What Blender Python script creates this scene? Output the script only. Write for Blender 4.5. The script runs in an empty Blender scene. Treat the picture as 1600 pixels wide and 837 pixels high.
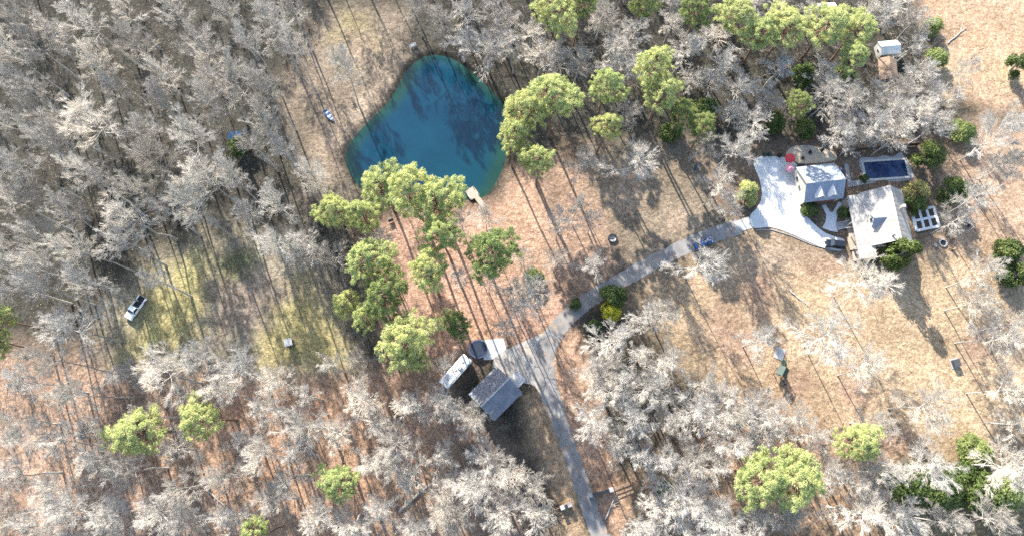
import bpy, bmesh, math, random
import numpy as np
from mathutils import Vector, Matrix

# ------------------------------------------------------------------ camera, sky, sun, exposure
S = bpy.context.scene
COL = S.collection
FPX, HC = 1067.0, 155.0                       # focal length in photo pixels, flying height in metres
TILT = math.atan(272 / FPX)                   # camera leans forward of straight down
cam_d = bpy.data.cameras.new('camera'); cam = bpy.data.objects.new('camera', cam_d); COL.objects.link(cam)
cam.location = (0, 0, HC); cam.rotation_euler = (TILT, 0, 0)
cam_d.sensor_width = 36; cam_d.lens = 36 * FPX / 1600; cam_d.clip_end = 6000; cam_d.clip_start = 1
S.camera = cam
SUN_EL, SUN_AZ = math.radians(26.5), math.radians(-23.0)      # azimuth from +Y, negative = to the left
w = bpy.data.worlds.new('World'); S.world = w; w.use_nodes = True
nt = w.node_tree; nt.nodes.clear()
sky = nt.nodes.new('ShaderNodeTexSky'); sky.sky_type = 'NISHITA'; sky.sun_disc = False
sky.sun_elevation = SUN_EL; sky.sun_rotation = SUN_AZ
bg = nt.nodes.new('ShaderNodeBackground'); bg.inputs['Strength'].default_value = 0.15
wo = nt.nodes.new('ShaderNodeOutputWorld')
nt.links.new(sky.outputs[0], bg.inputs[0]); nt.links.new(bg.outputs[0], wo.inputs[0])
sd_ = bpy.data.lights.new('sun', 'SUN'); sd_.energy = 5.0; sd_.angle = math.radians(0.53); sd_.color = (1, 0.945, 0.86)
sun = bpy.data.objects.new('sun', sd_); COL.objects.link(sun)
to_sun = Vector((math.sin(SUN_AZ) * math.cos(SUN_EL), math.cos(SUN_AZ) * math.cos(SUN_EL), math.sin(SUN_EL)))
sun.rotation_euler = to_sun.to_track_quat('Z', 'Y').to_euler(); sun.location = to_sun * 300
S.view_settings.view_transform = 'Standard'; S.view_settings.look = 'None'
S.view_settings.exposure = 1.92; S.view_settings.gamma = 1; S.view_settings.use_curve_mapping = False
S.render.engine = 'CYCLES'
S.cycles.max_bounces = 6; S.cycles.diffuse_bounces = 3; S.cycles.transmission_bounces = 3
S.cycles.use_denoising = False
R = math.radians

# ------------------------------------------------------------------ pixel -> place on a level plane
ST, CT = math.sin(TILT), math.cos(TILT)
def g(px, py, z=0.0):
    x = (px - 800) / FPX; y = (418.5 - py) / FPX
    d = (x, y * CT + ST, y * ST - CT); t = (z - HC) / d[2]
    return Vector((d[0] * t, d[1] * t))
def gp(poly, z=0.0): return [tuple(g(a, b, z)) for a, b in poly]

# ------------------------------------------------------------------ materials
def new_mat(name):
    m = bpy.data.materials.new(name); m.use_nodes = True
    return m, m.node_tree.nodes, m.node_tree.links, m.node_tree.nodes['Principled BSDF']
def ramp2(N, L, fac, c0, c1, p0=0.35, p1=0.65):
    r = N.new('ShaderNodeValToRGB'); r.color_ramp.elements[0].position = p0; r.color_ramp.elements[1].position = p1
    r.color_ramp.elements[0].color = (*c0, 1); r.color_ramp.elements[1].color = (*c1, 1)
    L.new(fac, r.inputs[0]); return r.outputs[0]
def noise(N, L, scale, detail=4, rough=0.6, coord='Object', vec=None):
    n = N.new('ShaderNodeTexNoise'); n.inputs['Scale'].default_value = scale
    n.inputs['Detail'].default_value = detail; n.inputs['Roughness'].default_value = rough
    if vec is None:
        t = N.new('ShaderNodeTexCoord'); vec = t.outputs[coord]
    L.new(vec, n.inputs['Vector']); return n.outputs[0]
def mulc(N, L, a, b, fac=1.0, mode='MULTIPLY'):
    m = N.new('ShaderNodeMix'); m.data_type = 'RGBA'; m.blend_type = mode
    if hasattr(fac, 'is_linked'): L.new(fac, m.inputs[0])
    else: m.inputs[0].default_value = fac
    for v, s in ((a, 6), (b, 7)):
        if isinstance(v, tuple): m.inputs[s].default_value = (*v, 1)
        else: L.new(v, m.inputs[s])
    return m.outputs[2]
def bump(N, L, P, h, strength, dist):
    b = N.new('ShaderNodeBump'); b.inputs['Strength'].default_value = strength; b.inputs['Distance'].default_value = dist
    L.new(h, b.inputs['Height']); L.new(b.outputs[0], P.inputs['Normal'])
def simple(name, c0, c1=None, scale=2.0, rough=0.8, metal=0.0, spec=0.3, bmp=0.0):
    m, N, L, P = new_mat(name)
    P.inputs['Roughness'].default_value = rough; P.inputs['Metallic'].default_value = metal
    P.inputs['Specular IOR Level'].default_value = spec
    if c1 is None: c1 = tuple(v * 0.82 for v in c0)
    n = noise(N, L, scale)
    L.new(ramp2(N, L, n, c1, c0), P.inputs['Base Color'])
    if bmp: bump(N, L, P, n, 0.5, bmp)
    return m
def bark_mat(name, ca, cb):
    m, N, L, P = new_mat(name); P.inputs['Roughness'].default_value = 0.9; P.inputs['Specular IOR Level'].default_value = 0.1
    oi = N.new('ShaderNodeObjectInfo')
    base = ramp2(N, L, oi.outputs['Random'], ca, cb, 0.0, 1.0)
    e = base.node.color_ramp.elements.new(0.55); e.color = tuple(0.5 * (a + b) * f for a, b, f in zip(ca, cb, (0.93, 0.97, 1.03))) + (1,)
    n = noise(N, L, 1.3, 3)
    L.new(mulc(N, L, base, ramp2(N, L, n, (0.72, 0.72, 0.72), (1.1, 1.1, 1.1))), P.inputs['Base Color'])
    return m
def leaf_mat(name, ca, cb, trans=0.35):
    m, N, L, P = new_mat(name); P.inputs['Roughness'].default_value = 0.6; P.inputs['Specular IOR Level'].default_value = 0.25
    oi = N.new('ShaderNodeObjectInfo')
    base = ramp2(N, L, oi.outputs['Random'], ca, cb, 0.0, 1.0)
    n = noise(N, L, 0.9, 4)
    col = mulc(N, L, base, ramp2(N, L, n, (0.6, 0.68, 0.6), (1.25, 1.2, 1.1)))
    L.new(col, P.inputs['Base Color'])
    t = N.new('ShaderNodeBsdfTranslucent'); L.new(col, t.inputs[0])
    mx = N.new('ShaderNodeMixShader'); mx.inputs[0].default_value = trans
    out = N['Material Output']
    L.new(P.outputs[0], mx.inputs[1]); L.new(t.outputs[0], mx.inputs[2]); L.new(mx.outputs[0], out.inputs[0])
    return m
M = {}
M['twig'] = bark_mat('pale twigs', (0.40, 0.36, 0.305), (0.64, 0.575, 0.485))
M['bark'] = bark_mat('grey bark', (0.32, 0.295, 0.26), (0.44, 0.41, 0.36))
M['pinebark'] = bark_mat('pine bark', (0.16, 0.10, 0.07), (0.22, 0.15, 0.11))
M['pine'] = leaf_mat('pine needles', (0.40, 0.445, 0.19), (0.50, 0.505, 0.22), 0.4)
M['pinedark'] = leaf_mat('dull pine needles', (0.20, 0.25, 0.09), (0.25, 0.28, 0.10))
M['ever'] = leaf_mat('glossy evergreen leaves', (0.07, 0.105, 0.03), (0.11, 0.14, 0.04), 0.25)
M['yellowleaf'] = leaf_mat('yellow green leaves', (0.50, 0.48, 0.05), (0.52, 0.49, 0.06))
M['strawleaf'] = leaf_mat('straw coloured leaves', (0.34, 0.31, 0.13), (0.36, 0.32, 0.14))

def ground_material():
    m, N, L, P = new_mat('leaf litter and dry grass'); P.inputs['Roughness'].default_value = 0.95
    P.inputs['Specular IOR Level'].default_value = 0.1
    at = N.new('ShaderNodeAttribute'); at.attribute_name = 'soil'
    n1 = noise(N, L, 0.11, 6, 0.65); n2 = noise(N, L, 0.7, 5, 0.7); n3 = noise(N, L, 4.0, 3, 0.7)
    c = mulc(N, L, at.outputs['Color'], ramp2(N, L, n1, (0.72, 0.70, 0.66), (1.18, 1.15, 1.12), 0.3, 0.7))
    c = mulc(N, L, c, ramp2(N, L, n2, (0.72, 0.71, 0.70), (1.2, 1.18, 1.16), 0.3, 0.7))
    c = mulc(N, L, c, ramp2(N, L, n3, (0.6, 0.58, 0.56), (1.35, 1.35, 1.35), 0.3, 0.7))
    v = N.new('ShaderNodeTexVoronoi'); v.inputs['Scale'].default_value = 2.2
    tc = N.new('ShaderNodeTexCoord'); L.new(tc.outputs['Object'], v.inputs['Vector'])
    sp = N.new('ShaderNodeSeparateColor'); L.new(v.outputs['Color'], sp.inputs[0])
    c = mulc(N, L, c, ramp2(N, L, sp.outputs[0], (0.78, 0.74, 0.70), (1.2, 1.2, 1.2), 0.1, 0.9))
    L.new(c, P.inputs['Base Color'])
    bump(N, L, P, n2, 1.0, 0.35)
    return m
def attr_mat(name, attr, rough, spec, nscale, lo, hi, bmp, bscale):
    m, N, L, P = new_mat(name); P.inputs['Roughness'].default_value = rough; P.inputs['Specular IOR Level'].default_value = spec
    at = N.new('ShaderNodeAttribute'); at.attribute_name = attr
    n = noise(N, L, nscale, 4)
    L.new(mulc(N, L, at.outputs['Color'], ramp2(N, L, n, lo, hi, 0.3, 0.7)), P.inputs['Base Color'])
    bump(N, L, P, noise(N, L, bscale, 3), 0.3, bmp)
    return m
M['ground'] = ground_material()
M['water'] = attr_mat('pond water', 'depth', 0.08, 0.4, 0.09, (0.7, 0.8, 0.85), (1.2, 1.2, 1.15), 0.02, 1.2)
M['asphalt'] = simple('worn grey asphalt', (0.215, 0.205, 0.195), (0.14, 0.134, 0.128), 0.45, 0.9, bmp=0.01)
def littered(m, c):
    N, L = m.node_tree.nodes, m.node_tree.links; P = N['Principled BSDF']; src = P.inputs['Base Color'].links[0].from_socket
    f = ramp2(N, L, noise(N, L, 0.28, 8, 0.75), (0, 0, 0), (1, 1, 1), 0.54, 0.64)
    L.new(mulc(N, L, src, c, f, 'MIX'), P.inputs['Base Color'])
littered(M['asphalt'], (0.27, 0.19, 0.13))
M['gravel'] = simple('pale gravel', (0.34, 0.315, 0.285), (0.22, 0.205, 0.185), 0.8, 0.95, bmp=0.02)
littered(M['gravel'], (0.33, 0.235, 0.165))
M['tangravel'] = simple('tan pea gravel', (0.45, 0.38, 0.28), (0.34, 0.28, 0.21), 1.6, 0.95, bmp=0.02)
M['concrete'] = simple('pale concrete', (0.54, 0.535, 0.52), (0.45, 0.445, 0.43), 0.35, 0.85)
M['concrete2'] = simple('grey concrete', (0.31, 0.305, 0.30), (0.25, 0.245, 0.24), 0.5, 0.85)
def roof_mat(name, c0, c1, rough, metal, period, axis=0):
    m, N, L, P = new_mat(name); P.inputs['Roughness'].default_value = rough; P.inputs['Metallic'].default_value = metal
    n = noise(N, L, 0.5, 5)
    L.new(ramp2(N, L, n, c1, c0), P.inputs['Base Color'])
    return m
M['roof'] = roof_mat('weathered pale metal roofing', (0.31, 0.288, 0.258), (0.215, 0.202, 0.185), 0.55, 0.0, 0.5)
M['roofblue'] = roof_mat('blue grey metal roofing', (0.215, 0.25, 0.305), (0.165, 0.195, 0.245), 0.45, 0.0, 0.5)
M['roofcot'] = roof_mat('grey shingle roofing', (0.15, 0.166, 0.205), (0.09, 0.103, 0.135), 0.6, 0.0, 0.5)
M['roofteal'] = roof_mat('pale galvanised sheet', (0.50, 0.53, 0.52), (0.36, 0.40, 0.40), 0.4, 0.2, 0.5)
M['roofbrown'] = roof_mat('brown leaf covered shingles', (0.26, 0.18, 0.12), (0.16, 0.11, 0.08), 0.9, 0.0, 0.5)
M['white'] = simple('white paint', (0.60, 0.595, 0.58), None, 1.0, 0.5)
M['offwhite'] = simple('weathered white paint', (0.45, 0.44, 0.41), None, 1.0, 0.6)
M['wallcream'] = simple('cream siding', (0.55, 0.50, 0.42), None, 1.0, 0.8)
M['wallgrey'] = simple('grey siding', (0.33, 0.33, 0.33), None, 1.0, 0.8)
M['brick'] = simple('dark red brick', (0.25, 0.08, 0.06), (0.16, 0.06, 0.05), 3.0, 0.9)
M['wood'] = simple('weathered deck timber', (0.38, 0.32, 0.25), (0.27, 0.225, 0.18), 2.5, 0.85)
M['darkwood'] = simple('dark stained timber', (0.075, 0.06, 0.05), (0.045, 0.036, 0.03), 2.0, 0.8)
M['brownwood'] = simple('brown rails', (0.21, 0.14, 0.09), (0.14, 0.09, 0.06), 2.0, 0.85)
M['stone'] = simple('grey stone', (0.30, 0.28, 0.25), (0.17, 0.16, 0.14), 2.5, 0.9, bmp=0.02)
M['black'] = simple('black rubber and steel', (0.02, 0.02, 0.022), None, 2.0, 0.55)
M['charcoal'] = simple('charcoal steel', (0.055, 0.058, 0.06), None, 2.0, 0.45)
M['ash'] = simple('grey ash', (0.42, 0.40, 0.38), (0.2, 0.19, 0.18), 3.0, 0.95)
M['glass'] = simple('dark window glass', (0.02, 0.026, 0.032), None, 1.0, 0.06, spec=0.6)
M['poolwater'] = simple('dark pool water', (0.008, 0.028, 0.085), (0.005, 0.02, 0.065), 0.5, 0.05, spec=0.5)
M['navy'] = simple('navy trampoline mat', (0.018, 0.026, 0.045), None, 1.0, 0.5)
M['bluepad'] = simple('blue padding', (0.03, 0.05, 0.11), None, 1.0, 0.6)
M['red'] = simple('red canvas', (0.55, 0.05, 0.06), (0.45, 0.04, 0.05), 1.0, 0.7)
M['pink'] = simple('faded pink canvas', (0.68, 0.30, 0.36), None, 1.0, 0.7)
M['greenpaint'] = simple('dark green paint', (0.018, 0.042, 0.032), None, 1.0, 0.55)
M['tarpblue'] = simple('blue tarpaulin', (0.05, 0.13, 0.26), None, 1.0, 0.5)
M['tarpdark'] = simple('dark blue tarpaulin', (0.02, 0.05, 0.10), None, 1.0, 0.95, spec=0.05)
M['boat'] = simple('blue grey hull', (0.20, 0.26, 0.40), (0.15, 0.2, 0.32), 1.0, 0.4)
M['paintwhite'] = simple('white car paint', (0.80, 0.82, 0.84), (0.78, 0.80, 0.82), 1.0, 0.25, spec=0.5)
M['paintblue'] = simple('blue car paint', (0.02, 0.075, 0.22), (0.018, 0.065, 0.19), 1.0, 0.22, spec=0.6)
M['paintblack'] = simple('black car paint', (0.012, 0.014, 0.02), None, 1.0, 0.2, spec=0.6)
M['paintnavy'] = simple('navy car paint', (0.02, 0.035, 0.085), (0.018, 0.03, 0.075), 1.0, 0.2, spec=0.6)
M['tyre'] = simple('tyre rubber', (0.02, 0.02, 0.02), None, 2.0, 0.8)
M['rim'] = simple('alloy rim', (0.45, 0.45, 0.46), None, 2.0, 0.35, 0.6)
M['lamp'] = simple('clear lamp lens', (0.6, 0.6, 0.58), None, 2.0, 0.15, spec=0.6)
M['redlamp'] = simple('red lamp lens', (0.35, 0.02, 0.02), None, 2.0, 0.2, spec=0.6)
M['soil'] = simple('dark planting soil', (0.075, 0.055, 0.04), (0.045, 0.035, 0.028), 3.0, 0.95, bmp=0.03)
M['scrub'] = bark_mat('brush twigs', (0.20, 0.17, 0.14), (0.26, 0.22, 0.18))

# ------------------------------------------------------------------ building blocks
def link(o, parent=None):
    COL.objects.link(o)
    if parent is not None: o.parent = parent
    return o
def tag(o, label=None, cat=None, group=None, kind=None):
    if label: o['label'] = label
    if cat: o['category'] = cat
    if group: o['group'] = group
    if kind: o['kind'] = kind
    return o
def empty(name, loc, rz=0.0, label=None, cat=None, group=None):
    o = bpy.data.objects.new(name, None); o.empty_display_size = 0.5
    o.location = (loc[0], loc[1], loc[2] if len(loc) > 2 else 0.0); o.rotation_euler = (0, 0, rz)
    link(o); return tag(o, label, cat, group)
class MB:
    """collects simple solids; build() links them as one mesh object"""
    def __init__(s): s.v = []; s.f = []
    def add(s, v, f):
        b = len(s.v); s.v += [tuple(p) for p in v]; s.f += [tuple(i + b for i in q) for q in f]; return s
    def box(s, cx, cy, cz, sx, sy, sz, rz=0.0):
        c, q = math.cos(rz), math.sin(rz); v = []
        for z in (-.5, .5):
            for x, y in ((-.5, -.5), (.5, -.5), (.5, .5), (-.5, .5)):
                X, Y = x * sx, y * sy; v.append((cx + X * c - Y * q, cy + X * q + Y * c, cz + z * sz))
        return s.add(v, [(3, 2, 1, 0), (4, 5, 6, 7), (0, 1, 5, 4), (1, 2, 6, 5), (2, 3, 7, 6), (3, 0, 4, 7)])
    def hexa(s, lo, hi):
        """lo, hi: four corners each, counter-clockwise from above"""
        return s.add(list(lo) + list(hi), [(3, 2, 1, 0), (4, 5, 6, 7), (0, 1, 5, 4), (1, 2, 6, 5), (2, 3, 7, 6), (3, 0, 4, 7)])
    def prism(s, poly, z0, z1):
        n = len(poly); v = [(x, y, z0) for x, y in poly] + [(x, y, z1) for x, y in poly]
        return s.add(v, [tuple(reversed(range(n))), tuple(range(n, 2 * n))] + [(i, (i + 1) % n, (i + 1) % n + n, i + n) for i in range(n)])
    def tube(s, p0, p1, r0, r1=None, n=8, cap=True):
        r1 = r0 if r1 is None else r1; p0 = Vector(p0); p1 = Vector(p1); d = (p1 - p0).normalized()
        a = d.orthogonal().normalized(); b = d.cross(a); v = []
        for p, r in ((p0, r0), (p1, r1)):
            for i in range(n):
                t = 2 * math.pi * i / n; v.append(p + a * (r * math.cos(t)) + b * (r * math.sin(t)))
        f = [(i, (i + 1) % n, (i + 1) % n + n, i + n) for i in range(n)]
        if cap: f += [tuple(reversed(range(n))), tuple(range(n, 2 * n))]
        return s.add(v, f)
    def ring(s, R0, R1, z0, z1, n=28, cx=0, cy=0):
        v = []
        for r, z in ((R0, z0), (R1, z0), (R1, z1), (R0, z1)):
            for i in range(n):
                t = 2 * math.pi * i / n; v.append((cx + r * math.cos(t), cy + r * math.sin(t), z))
        f = []
        for k in range(4):
            for i in range(n):
                j = (i + 1) % n; kk = (k + 1) % 4
                f.append((k * n + i, k * n + j, kk * n + j, kk * n + i))
        return s.add(v, f)
    def disc(s, r, z0, z1, n=28, cx=0, cy=0):
        return s.prism([(cx + r * math.cos(2 * math.pi * i / n), cy + r * math.sin(2 * math.pi * i / n)) for i in range(n)], z0, z1)
    def mesh(s, name, mat, bevel=0.0):
        me = bpy.data.meshes.new(name); me.from_pydata(s.v, [], s.f)
        bm = bmesh.new(); bm.from_mesh(me)
        bmesh.ops.recalc_face_normals(bm, faces=bm.faces)
        if bevel: bmesh.ops.bevel(bm, geom=list(bm.edges), offset=bevel, segments=2, affect='EDGES', clamp_overlap=True)
        bm.to_mesh(me); bm.free(); me.materials.append(M[mat]); return me
    def build(s, name, mat, parent=None, bevel=0.0, smooth=False):
        me = s.mesh(name, mat, bevel)
        if smooth: me.polygons.foreach_set('use_smooth', [True] * len(me.polygons))
        return link(bpy.data.objects.new(name, me), parent)
def poly_sheet(name, poly, z0, z1, mat, kind='structure'):
    bm = bmesh.new(); vs = [bm.verts.new((x, y, z1)) for x, y in poly]; f = bm.faces.new(vs)
    if f.normal.z < 0: f.normal_flip()
    ex = bmesh.ops.extrude_face_region(bm, geom=[f])
    for e in ex['geom']:
        if isinstance(e, bmesh.types.BMVert): e.co.z = z0
    bmesh.ops.recalc_face_normals(bm, faces=bm.faces)
    bmesh.ops.triangulate(bm, faces=[q for q in bm.faces if len(q.verts) > 4])
    me = bpy.data.meshes.new(name); bm.to_mesh(me); bm.free(); me.materials.append(M[mat])
    o = link(bpy.data.objects.new(name, me))
    if kind: tag(o, kind=kind)
    return o
def smooth_poly(pts, k=5, closed=True):
    """Catmull-Rom through the points"""
    n = len(pts); out = []
    rng_ = range(n) if closed else range(n - 1)
    for i in rng_:
        if closed: p = [pts[(i + j - 1) % n] for j in range(4)]
        else: p = [pts[min(max(i + j - 1, 0), n - 1)] for j in range(4)]
        for q in range(k):
            t = q / k; out.append(tuple(0.5 * ((2 * p[1][a]) + (-p[0][a] + p[2][a]) * t + (2 * p[0][a] - 5 * p[1][a] + 4 * p[2][a] - p[3][a]) * t * t + (-p[0][a] + 3 * p[1][a] - 3 * p[2][a] + p[3][a]) * t ** 3) for a in range(2)))
    if not closed: out.append(tuple(pts[-1]))
    return out
def strip(name, path, z, mat):
    """path: (px, py, width in metres); a road sheet with a thin edge"""
    pts = [(*g(a, b), wd) for a, b, wd in path]
    sm = smooth_poly([(p[0], p[1]) for p in pts], 22, False); ws = np.interp(np.linspace(0, len(pts) - 1, len(sm)), range(len(pts)), [p[2] for p in pts])
    L_, R_ = [], []
    rn = random.Random(5)
    for i, p in enumerate(sm):
        a = Vector(sm[max(i - 1, 0)]); b = Vector(sm[min(i + 1, len(sm) - 1)]); d = (b - a).normalized(); n = Vector((-d.y, d.x)); p = Vector(p)
        L_.append(tuple(p + n * (ws[i] / 2 + rn.gauss(0, .13)))); R_.append(tuple(p - n * (ws[i] / 2 + rn.gauss(0, .13))))
    v = [(x, y, z) for x, y in L_] + [(x, y, z) for x, y in R_]; n = len(L_)
    me = bpy.data.meshes.new(name); me.from_pydata(v, [], [(i, i + n, i + n + 1, i + 1) for i in range(n - 1)])
    me.materials.append(M[mat]); return tag(link(bpy.data.objects.new(name, me)), kind='structure')

# ------------------------------------------------------------------ fast meshes for vegetation (numpy)
def np_mesh(name, V, Q, mat, smooth=False):
    """V (n,3), Q (m,k) faces of equal size"""
    me = bpy.data.meshes.new(name); k = Q.shape[1]
    me.vertices.add(len(V)); me.vertices.foreach_set('co', np.ascontiguousarray(V, dtype=np.float32).ravel())
    me.loops.add(Q.size); me.loops.foreach_set('vertex_index', np.ascontiguousarray(Q, dtype=np.int32).ravel())
    me.polygons.add(len(Q)); me.polygons.foreach_set('loop_start', np.arange(0, Q.size, k, dtype=np.int32))
    if smooth: me.polygons.foreach_set('use_smooth', np.ones(len(Q), dtype=bool))
    me.update(calc_edges=True); me.validate()
    me.materials.append(M[mat]); return me
def unit(a): return a / np.maximum(np.linalg.norm(a, axis=-1, keepdims=True), 1e-9)
def seg_tubes(segs, sides=3):
    """segs (n,8): p0, p1, r0, r1"""
    s = np.asarray(segs, dtype=float); p0, p1, r0, r1 = s[:, :3], s[:, 3:6], s[:, 6:7], s[:, 7:8]
    d = unit(p1 - p0); ref = np.where(np.abs(d[:, 2:3]) > 0.9, np.array([[1., 0, 0]]), np.array([[0, 0, 1.]]))
    a = unit(np.cross(d, ref)); b = np.cross(d, a); n = len(s); vs = []
    for p, r in ((p0, r0), (p1, r1)):
        for i in range(sides):
            t = 2 * math.pi * i / sides; vs.append(p + r * (a * math.cos(t) + b * math.sin(t)))
    V = np.stack(vs, 1).reshape(-1, 3); base = (np.arange(n) * 2 * sides)[:, None]; Q = []
    for i in range(sides):
        j = (i + 1) % sides; Q.append(base + np.array([[i, j, j + sides, i + sides]]))
    return V, np.concatenate(Q, 0)
def children_of(rng, P, D, Ln, per, lo, hi, ang, ratio, up, ctr=None, rad=0.0):
    """spread `per` shoots along each branch (start P, direction D, length Ln)"""
    n = len(P); t = rng.uniform(lo, hi, (n, per)) ** 0.8
    start = P[:, None, :] + D[:, None, :] * (Ln[:, None] * t)[..., None]
    rnd = unit(rng.normal(size=(n, per, 3))); perp = unit(rnd - (rnd * D[:, None, :]).sum(-1, keepdims=True) * D[:, None, :])
    a = np.radians(rng.uniform(*ang, (n, per)))[..., None]
    d = D[:, None, :] * np.cos(a) + perp * np.sin(a); d[..., 2] += up
    if ctr is not None: d = d + rad * unit(start - ctr)
    d = unit(d)
    l = Ln[:, None] * ratio * rng.uniform(0.65, 1.25, (n, per)) * (1.15 - 0.55 * t)
    return start.reshape(-1, 3), d.reshape(-1, 3), l.reshape(-1)
def bend_segs(rng, P, D, Ln, r0, r1, k, up, wob):
    """each branch as k chained segments; returns segments, and the end segments' start/direction/length"""
    out = []; p = P.copy(); d = D.copy()
    for i in range(k):
        d = d + rng.normal(size=d.shape) * wob; d[:, 2] += up; d = unit(d); q = p + d * (Ln / k)[:, None]
        a = r0 + (r1 - r0) * i / k; b = r0 + (r1 - r0) * (i + 1) / k
        out.append(np.concatenate([p, q, np.broadcast_to(a, (len(p),))[:, None] if np.ndim(a) else np.full((len(p), 1), a), np.broadcast_to(b, (len(p),))[:, None] if np.ndim(b) else np.full((len(p), 1), b)], 1)); p = q
    return out
def bare_tree(seed, H=23.0, CR=4.6, limbs=15, n2=8, n3=6, n4=4, tw=0.0095, low=0.60):
    rng = np.random.default_rng(seed)
    # trunk
    nz = 7; z = np.linspace(-0.3, 0.9 * H, nz); off = np.cumsum(rng.normal(size=(nz, 2)) * 0.16, 0); off[0] = off[1] = 0
    tp = np.column_stack([off, z]); rad = np.interp(z / H, [0, 0.05, 0.5, 0.9], [0.30, 0.22, 0.13, 0.03])
    tr = [np.concatenate([tp[i], tp[i + 1], [rad[i], rad[i + 1]]]) for i in range(nz - 1)]
    # limbs
    f = np.linspace(low, 0.89, limbs) + rng.uniform(-.025, .025, limbs); rel = np.clip((f - low) / (0.89 - low), 0, 1)
    P = np.column_stack([np.interp(f * H, z, tp[:, 0]), np.interp(f * H, z, tp[:, 1]), f * H])
    az = np.arange(limbs) * 2.399 + rng.uniform(-.5, .5, limbs); el = np.radians(14 + 56 * rel ** 1.3 + rng.uniform(-9, 9, limbs))
    D = np.column_stack([np.cos(az) * np.cos(el), np.sin(az) * np.cos(el), np.sin(el)])
    Ln = CR * (1.0 - 0.25 * rel) * rng.uniform(0.75, 1.15, limbs)
    segs = []; k = 4; p = P.copy(); d = D.copy(); rr = 0.015 + 0.042 * (Ln / CR)
    lp, ld, ll = [], [], []
    for i in range(k):
        d = d + rng.normal(size=d.shape) * 0.13; d[:, 2] += 0.10; d = unit(d); q = p + d * (Ln / k)[:, None]
        segs.append(np.column_stack([p, q, rr * (1 - 0.2 * i), rr * (1 - 0.2 * (i + 1))]))
        lp.append(p); ld.append(d); ll.append(Ln / k); p = q
    lsegs = np.concatenate(segs)
    # boughs
    per = max(2, n2 // 3)
    A = [children_of(rng, lp[i], ld[i], ll[i] * k, per if i else max(1, per - 1), 0.02, 1.0 / k, (30, 62), 0.42 - 0.04 * i, 0.16) for i in range(k)]
    P2 = np.concatenate([a[0] for a in A]); D2 = np.concatenate([a[1] for a in A]); L2 = np.concatenate([a[2] for a in A])
    P2 = np.concatenate([P2, p]); D2 = np.concatenate([D2, d]); L2 = np.concatenate([L2, Ln * 0.3])
    s2 = bend_segs(rng, P2, D2, L2, 0.032, 0.017, 2, 0.08, 0.10)
    P3, D3, L3 = children_of(rng, P2, D2, L2, n3, 0.05, 1.0, (20, 52), 0.55, 0.08, np.array([0, 0, 0.62 * H]), 0.35)
    s3 = bend_segs(rng, P3, D3, L3, 0.015, 0.0095, 1, 0.05, 0.08)
    P4, D4, L4 = children_of(rng, P3, D3, L3, n4, 0.0, 1.0, (12, 44), 0.8, 0.05, np.array([0, 0, 0.62 * H]), 0.35)
    L4 = np.clip(L4, 0.5, 1.4)
    s4 = bend_segs(rng, P4, D4, L4, tw, tw * 0.55, 1, 0.03, 0.05)
    Vt, Qt = seg_tubes(np.array(tr), 7)
    V1, Q1 = seg_tubes(lsegs, 4); V2, Q2 = seg_tubes(np.concatenate(s2 + s3 + s4), 3)
    return (Vt, Qt), (np.concatenate([V1, V2]), np.concatenate([Q1, Q2 + len(V1)]))
def cards(rng, C, N_, size, aspect):
    """small leaf blades: centres C (n,3), facing normals N_"""
    n = len(C); rnd = unit(rng.normal(size=(n, 3))); a = unit(np.cross(N_, rnd)); b = np.cross(N_, a)
    s = size * rng.uniform(0.7, 1.3, (n, 1)); u = a * s; v = b * s * aspect
    V = np.stack([C - u, C - v * 0.9 + u * 0.1, C + u, C + v * 0.9 + u * 0.1], 1).reshape(-1, 3)
    return V, np.arange(n * 4).reshape(-1, 4)
def pine_tree(seed, H=24.0, CR=4.2, base=0.64, puffs=150, per=78, leaf=0.26):
    rng = np.random.default_rng(seed)
    nz = 6; z = np.linspace(-0.3, 0.96 * H, nz); off = np.cumsum(rng.normal(size=(nz, 2)) * 0.13, 0); off[0] = off[1] = 0
    tp = np.column_stack([off, z]); rad = np.interp(z / H, [0, .05, .6, 1], [.36, .30, .20, .05])
    tr = [np.concatenate([tp[i], tp[i + 1], [rad[i], rad[i + 1]]]) for i in range(nz - 1)]
    f = rng.uniform(0, 1, puffs) ** 0.85; zz = H * (base + (1.0 - base) * f)
    prof = CR * np.interp(f, [0, .25, .55, .85, 1], [.55, .95, 1.0, .62, .15])
    az = np.arange(puffs) * 2.399 + rng.uniform(-.6, .6, puffs); lob = 1 + 0.22 * np.sin(az * 2 + seed) + 0.14 * np.sin(az * 3 + 2 * seed)
    rr = prof * lob * np.sqrt(rng.uniform(0.25, 1.05, puffs))
    C = np.column_stack([np.cos(az) * rr, np.sin(az) * rr, zz])
    br = []
    for i in range(puffs):
        z0 = max(zz[i] - rr[i] * 0.45, H * base * 0.95); x0 = np.interp(z0, z, tp[:, 0]); y0 = np.interp(z0, z, tp[:, 1])
        br.append([x0, y0, min(z0, 0.95 * H), *C[i], 0.05, 0.025])
    pr = rng.uniform(0.42, 0.85, puffs)
    d = unit(rng.normal(size=(puffs, per, 3))); d[..., 2] = np.abs(d[..., 2]) * 0.9 - 0.15
    rad_ = pr[:, None, None] * rng.uniform(0.35, 1.0, (puffs, per, 1)) * np.array([1, 1, 0.7])
    P = (C[:, None, :] + d * rad_).reshape(-1, 3)
    nr = unit(d.reshape(-1, 3) * 0.8 + rng.normal(size=P.shape) * 0.55 + np.array([0, 0, 0.35]))
    V, Q = cards(rng, P, nr, leaf, 0.2)
    return seg_tubes(np.array(tr), 7), seg_tubes(np.array(br), 3), (V, Q)
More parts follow.
